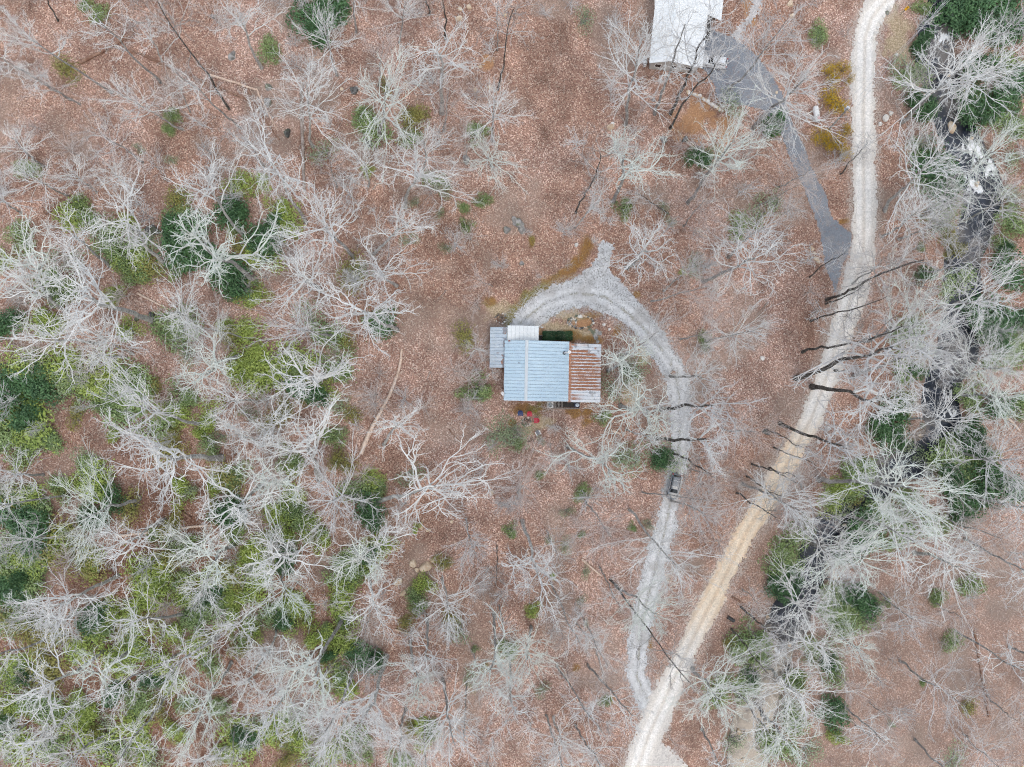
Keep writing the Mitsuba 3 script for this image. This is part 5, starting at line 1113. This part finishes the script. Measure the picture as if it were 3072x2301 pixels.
def tank(loc, rz, r, L, label, dome):
    k = thing('propane_tank', label, 'tank'); Mx = at(loc, rz)
    part(k, 'shell', mikit.ply(trimesh.creation.capsule(height=L - 2 * r, radius=r, count=[20, 20]).apply_translation((0, 0, -(L - 2 * r) / 2)).apply_transform(trimesh.transformations.rotation_matrix(math.pi / 2, [1, 0, 0])).apply_translation((0, 0, r + 0.25)), 'tank_white', smooth=True, to_world=Mx))
    for s in (-1, 1):
        part(k, 'leg', mikit.ply(cat(box(-r * 0.6, r * 0.6, s * L * 0.28 - 0.06, s * L * 0.28 + 0.06, -0.1, 0.42)), 'tank_white', to_world=Mx))
        part(k, 'lifting_lug', mikit.ply(cat(box(-0.12, 0.12, s * L * 0.22 - 0.02, s * L * 0.22 + 0.02, r * 2 + 0.2, r * 2 + 0.33), trimesh.creation.torus(r + 0.012, 0.022, major_sections=26, minor_sections=5).apply_transform(trimesh.transformations.rotation_matrix(math.pi / 2, [1, 0, 0])).apply_translation((0, s * L * 0.17, r + 0.25))), 'dark_metal', to_world=Mx))
    if dome: part(k, 'valve_cover', mikit.ply(trimesh.creation.revolve([(0.24, 0), (0.24, 0.15), (0.18, 0.26), (0.001, 0.3)], sections=20).apply_translation((0, 0.12, 2 * r + 0.2)), 'red_paint', smooth=40, to_world=Mx))
tank(G(2447, 364), 9, 0.50, 3.05, 'white propane tank with red valve cover between the yellow shrubs', True)
tank(G(1933, 193), 4, 0.42, 1.6, 'small white tank at the lower left corner of the white-roofed house', False)

# ---------------------------------------------------------------- cars
def loft(secs):
    """Closed body through cross-sections along x: (x, half width, z0, z1, corner)."""
    n = 20; rings = []
    for x, hw_, z0, z1, p in secs:
        t = np.linspace(0, 2 * np.pi, n, endpoint=False) + np.pi / n
        c, s = np.cos(t), np.sin(t)
        y = np.sign(c) * np.abs(c) ** p * hw_; z = (z0 + z1) / 2 + np.sign(s) * np.abs(s) ** p * (z1 - z0) / 2
        rings.append(np.c_[np.full(n, x), y, z])
    v = np.vstack(rings); f = []
    for k in range(len(secs) - 1):
        for i in range(n):
            a, b = k * n + i, k * n + (i + 1) % n
            f += [[a, b, b + n], [a, b + n, a + n]]
    for k, sgn in ((0, -1), (len(secs) - 1, 1)):
        c = len(v); v = np.vstack([v, rings[k].mean(0)])
        for i in range(n):
            a, b = k * n + i, k * n + (i + 1) % n
            f.append([a, c, b] if sgn < 0 else [a, b, c])
    m = trimesh.Trimesh(v, f, process=False); m.fix_normals()
    return m
def car(loc, rz, paint, label, name='parked_car'):
    """A sport utility car, 4.7 m long, nose towards +x."""
    k = thing(name, label, 'car'); Mx = at(loc, rz)
    body = loft([(-2.33, 0.74, 0.45, 0.85, 0.45), (-2.25, 0.86, 0.38, 1.02, 0.35), (-1.9, 0.92, 0.34, 1.06, 0.28), (0.7, 0.93, 0.32, 1.05, 0.28), (1.0, 0.92, 0.32, 1.04, 0.3), (1.9, 0.88, 0.34, 0.96, 0.32), (2.22, 0.80, 0.38, 0.86, 0.4), (2.34, 0.66, 0.44, 0.74, 0.5)])
    part(k, 'body', mikit.ply(body, paint, smooth=40, to_world=Mx))
    cabn = loft([(-2.12, 0.72, 0.95, 1.10, 0.35), (-1.85, 0.70, 0.95, 1.62, 0.35), (-1.6, 0.70, 0.95, 1.71, 0.30), (-0.4, 0.71, 0.95, 1.75, 0.28), (0.25, 0.69, 0.95, 1.68, 0.32), (0.42, 0.69, 0.95, 1.60, 0.35), (1.05, 0.72, 0.95, 1.08, 0.4)])
    part(k, 'roof', mikit.ply(cabn, paint, smooth=40, to_world=Mx))
    wind = lambda pts: trimesh.Trimesh(np.array(pts), [[0, 1, 2], [0, 2, 3]], process=False)
    part(k, 'windshield', mikit.ply(wind([(1.06, -0.70, 1.09), (1.06, 0.70, 1.09), (0.40, 0.60, 1.645), (0.40, -0.60, 1.645)]), 'window_glass', to_world=Mx))
    part(k, 'rear_window', mikit.ply(wind([(-2.15, 0.66, 1.10), (-2.15, -0.66, 1.10), (-1.88, -0.60, 1.60), (-1.88, 0.60, 1.60)]), 'window_glass', to_world=Mx))
    for s in (-1, 1):
        for x0, x1, u0, u1 in ((-1.75, -0.95, -1.65, -0.95), (-0.85, -0.05, -0.85, -0.05), (0.02, 0.85, 0.02, 0.32)):
            part(k, 'side_window', mikit.ply(wind([(x0, s * 0.745, 1.09), (x1, s * 0.745, 1.09), (u1, s * 0.71, 1.58), (u0, s * 0.71, 1.58)]), 'window_glass', to_world=Mx))
        part(k, 'roof_rail', mikit.ply(tube1([(-1.6, s * 0.6, 1.72), (-1.4, s * 0.6, 1.80), (0.0, s * 0.6, 1.80), (0.2, s * 0.6, 1.70)], 0.025, 6), 'dark_metal', to_world=Mx))
        part(k, 'mirror', mikit.ply(loft([(0.68, 0.02, 1.08, 1.14, 0.5), (0.74, 0.10, 1.04, 1.2, 0.5), (0.84, 0.05, 1.06, 1.16, 0.6)]).apply_translation((0, s * 0.99, 0)), paint, smooth=True, to_world=Mx))
        part(k, 'headlight', mikit.ply(loft([(2.0, 0.10, 0.68, 0.86, 0.5), (2.2, 0.14, 0.66, 0.85, 0.5), (2.28, 0.08, 0.68, 0.80, 0.6)]).apply_translation((0, s * 0.62, 0.015)), 'lamp_clear', smooth=True, to_world=Mx))
        part(k, 'tail_light', mikit.ply(box(-2.33, -2.15, s * 0.74 - 0.09, s * 0.74 + 0.09, 0.82, 1.06), 'lamp_red', to_world=Mx))
        for x in (-1.42, 1.42):
            wh = part(k, 'wheel', mikit.ply(trimesh.creation.annulus(0.22, 0.36, 0.24, sections=24).apply_transform(trimesh.transformations.rotation_matrix(math.pi / 2, [1, 0, 0])).apply_translation((x, s * 0.83, 0.36)), 'dark_rubber', to_world=Mx))
            part(wh, 'rim', mikit.ply(cyl(0.225, 0.2, 16, (x, s * 0.83, 0.36), [0, 1, 0]), 'galvanised', to_world=Mx))
    for x in (-1.2, -0.15):
        part(k, 'cross_bar', mikit.ply(tube1([(x, -0.62, 1.82), (x, 0, 1.835), (x, 0.62, 1.82)], 0.03, 6), 'white_paint', to_world=Mx))
    return k
p = G(2019, 1458); p[2] += 0.03
car(p, -103, 'car_grey', 'grey car with roof bars parked on the gravel drive under the trees')
p = G(2139, 190); p[2] += 0.04
car(p, 169, 'car_white', 'white car parked at the lower right corner of the white-roofed house', 'parked_car')

# ---------------------------------------------------------------- utility pole, wires, sign
pole_b, pole_h = G(2487, 388), 10.2
ptop = G(2545, 324, 0); cdx = np.array([(2545 - NX) / FOC, -(2324 * 0 + 324 - NY) / FOC])
pole_h = float(np.clip(HCAM - (pole_b[:2] @ cdx) / (cdx @ cdx) - pole_b[2], 7.5, 10.5))
pt = np.array([*(cdx * (HCAM - pole_b[2] - pole_h)), pole_b[2] + pole_h])
up_ = thing('utility_pole', 'grey utility pole with transformer left of the dirt road', 'utility pole')
part(up_, 'post', mikit.ply(tube1([pole_b - [0, 0, 0.3], (pole_b + pt) / 2, pt], [0.17, 0.15, 0.12], 12), 'bark_grey', smooth=40))
wdir = G(2837, 0, 9.0)[:2] - pt[:2]; wdir /= np.linalg.norm(wdir); sdir = np.array([-wdir[1], wdir[0]])
part(up_, 'crossarm', mikit.ply(tube1([np.r_[pt[:2] - sdir * 1.1, pt[2] - 0.5], np.r_[pt[:2] + sdir * 1.1, pt[2] - 0.5]], 0.07, 4), 'rail_wood'))
tr0 = part(up_, 'transformer', mikit.ply(cat(cyl(0.28, 0.85, 18, (pt[0] + wdir[0] * 0.5, pt[1] + wdir[1] * 0.5, pt[2] - 1.2)), cyl(0.31, 0.05, 18, (pt[0] + wdir[0] * 0.5, pt[1] + wdir[1] * 0.5, pt[2] - 0.78))), 'pale_lid'))
part(tr0, 'bushing', mikit.ply(cyl(0.05, 0.3, 8, (pt[0] + wdir[0] * 0.5, pt[1] + wdir[1] * 0.5, pt[2] - 0.62)), 'white_paint'))
WORD = {-1.0: 'left', 0.0: 'middle', 1.0: 'right'}
for o in (-1.0, 0.0, 1.0):
    a0 = np.r_[pt[:2] + sdir * o, pt[2] - 0.40 + (0.45 if o == 0 else 0)]
    part(up_, 'insulator', mikit.ply(cyl(0.06, 0.18, 8, a0 - [0, 0, 0.03]), 'white_paint'))
    e = G(2837 + 10 + o * 5 * 1.0, 0, 9.0); end = a0 + (np.r_[e[:2], pt[2] - 0.4] - a0) * 2.0
    t = np.linspace(0, 1, 24)[:, None]; P = a0 * (1 - t) + end * t + np.array([0, 0, -2.2]) * (4 * t * (1 - t))
    single('power_line', mikit.ply(tube1(P + [0, 0, 0.1], 0.026, 4), 'galvanised'), f'{ {-1.0: "upper left", 0.0: "middle", 1.0: "lower right"}[o] } wire of the three running from the utility pole to the top', 'wire', 'power lines over the creek')
gy_b = G(2533, 386); part(up_, 'guy_wire', mikit.ply(tube1([gy_b, pt - [0, 0, 0.8]], 0.025, 5), 'galvanised'))
sb = G(2700, 44); sg = thing('road_sign', 'yellow diamond road sign on a dark post right of the dirt road', 'sign')
part(sg, 'post', mikit.ply(box(-0.035, 0.035, -0.035, 0.035, -0.3, 2.5), 'dark_metal', to_world=at(sb)))
plate = trimesh.creation.extrude_polygon(Polygon([(0.53, 0), (0, 0.53), (-0.53, 0), (0, -0.53)]).buffer(-0.05).buffer(0.05), 0.012)
SGM = at(sb) @ T().translate([0, 0, 2.15]).rotate([0, 0, 1], 20).rotate([1, 0, 0], 66)
part(sg, 'plate', mikit.ply(plate, 'yellow_sign', to_world=SGM)); part(sg, 'border', mikit.ply(trimesh.creation.extrude_polygon(Polygon([(0.46, 0), (0, 0.46), (-0.46, 0), (0, -0.46)]).difference(Polygon([(0.43, 0), (0, 0.43), (-0.43, 0), (0, -0.43)])), 0.003).apply_translation((0, 0, 0.0135)), 'dark_metal', to_world=SGM))
cv = thing('culvert_pipe', 'dark corrugated pipe end right of the lower dirt road', 'pipe'); a0, a1 = G(2183, 1851), G(2200, 1861)
part(cv, 'barrel', mikit.ply(trimesh.creation.annulus(0.26, 0.30, 1.5, sections=20).apply_transform(trimesh.geometry.align_vectors([0, 0, 1], (a1 - a0) / np.linalg.norm(a1 - a0))).apply_translation((a0 + a1) / 2 + [0, 0, 0.2]), 'dark_metal'))
for i in range(5): part(cv, 'rib', mikit.ply(trimesh.creation.annulus(0.295, 0.33, 0.08, sections=20).apply_transform(trimesh.geometry.align_vectors([0, 0, 1], (a1 - a0) / np.linalg.norm(a1 - a0))).apply_translation(a0 + (a1 - a0) * (0.12 + 0.19 * i) + [0, 0, 0.2]), 'dark_metal'))
single('tree_stump', mikit.ply(rock_mesh(np.random.default_rng(9), 0.42, 0.7), 'wood_brown', to_world=at(G(2019, 1118) + [0, 0, 0.1])), 'small dark brown stump lying on the gravel loop right of the cabin', 'stump')
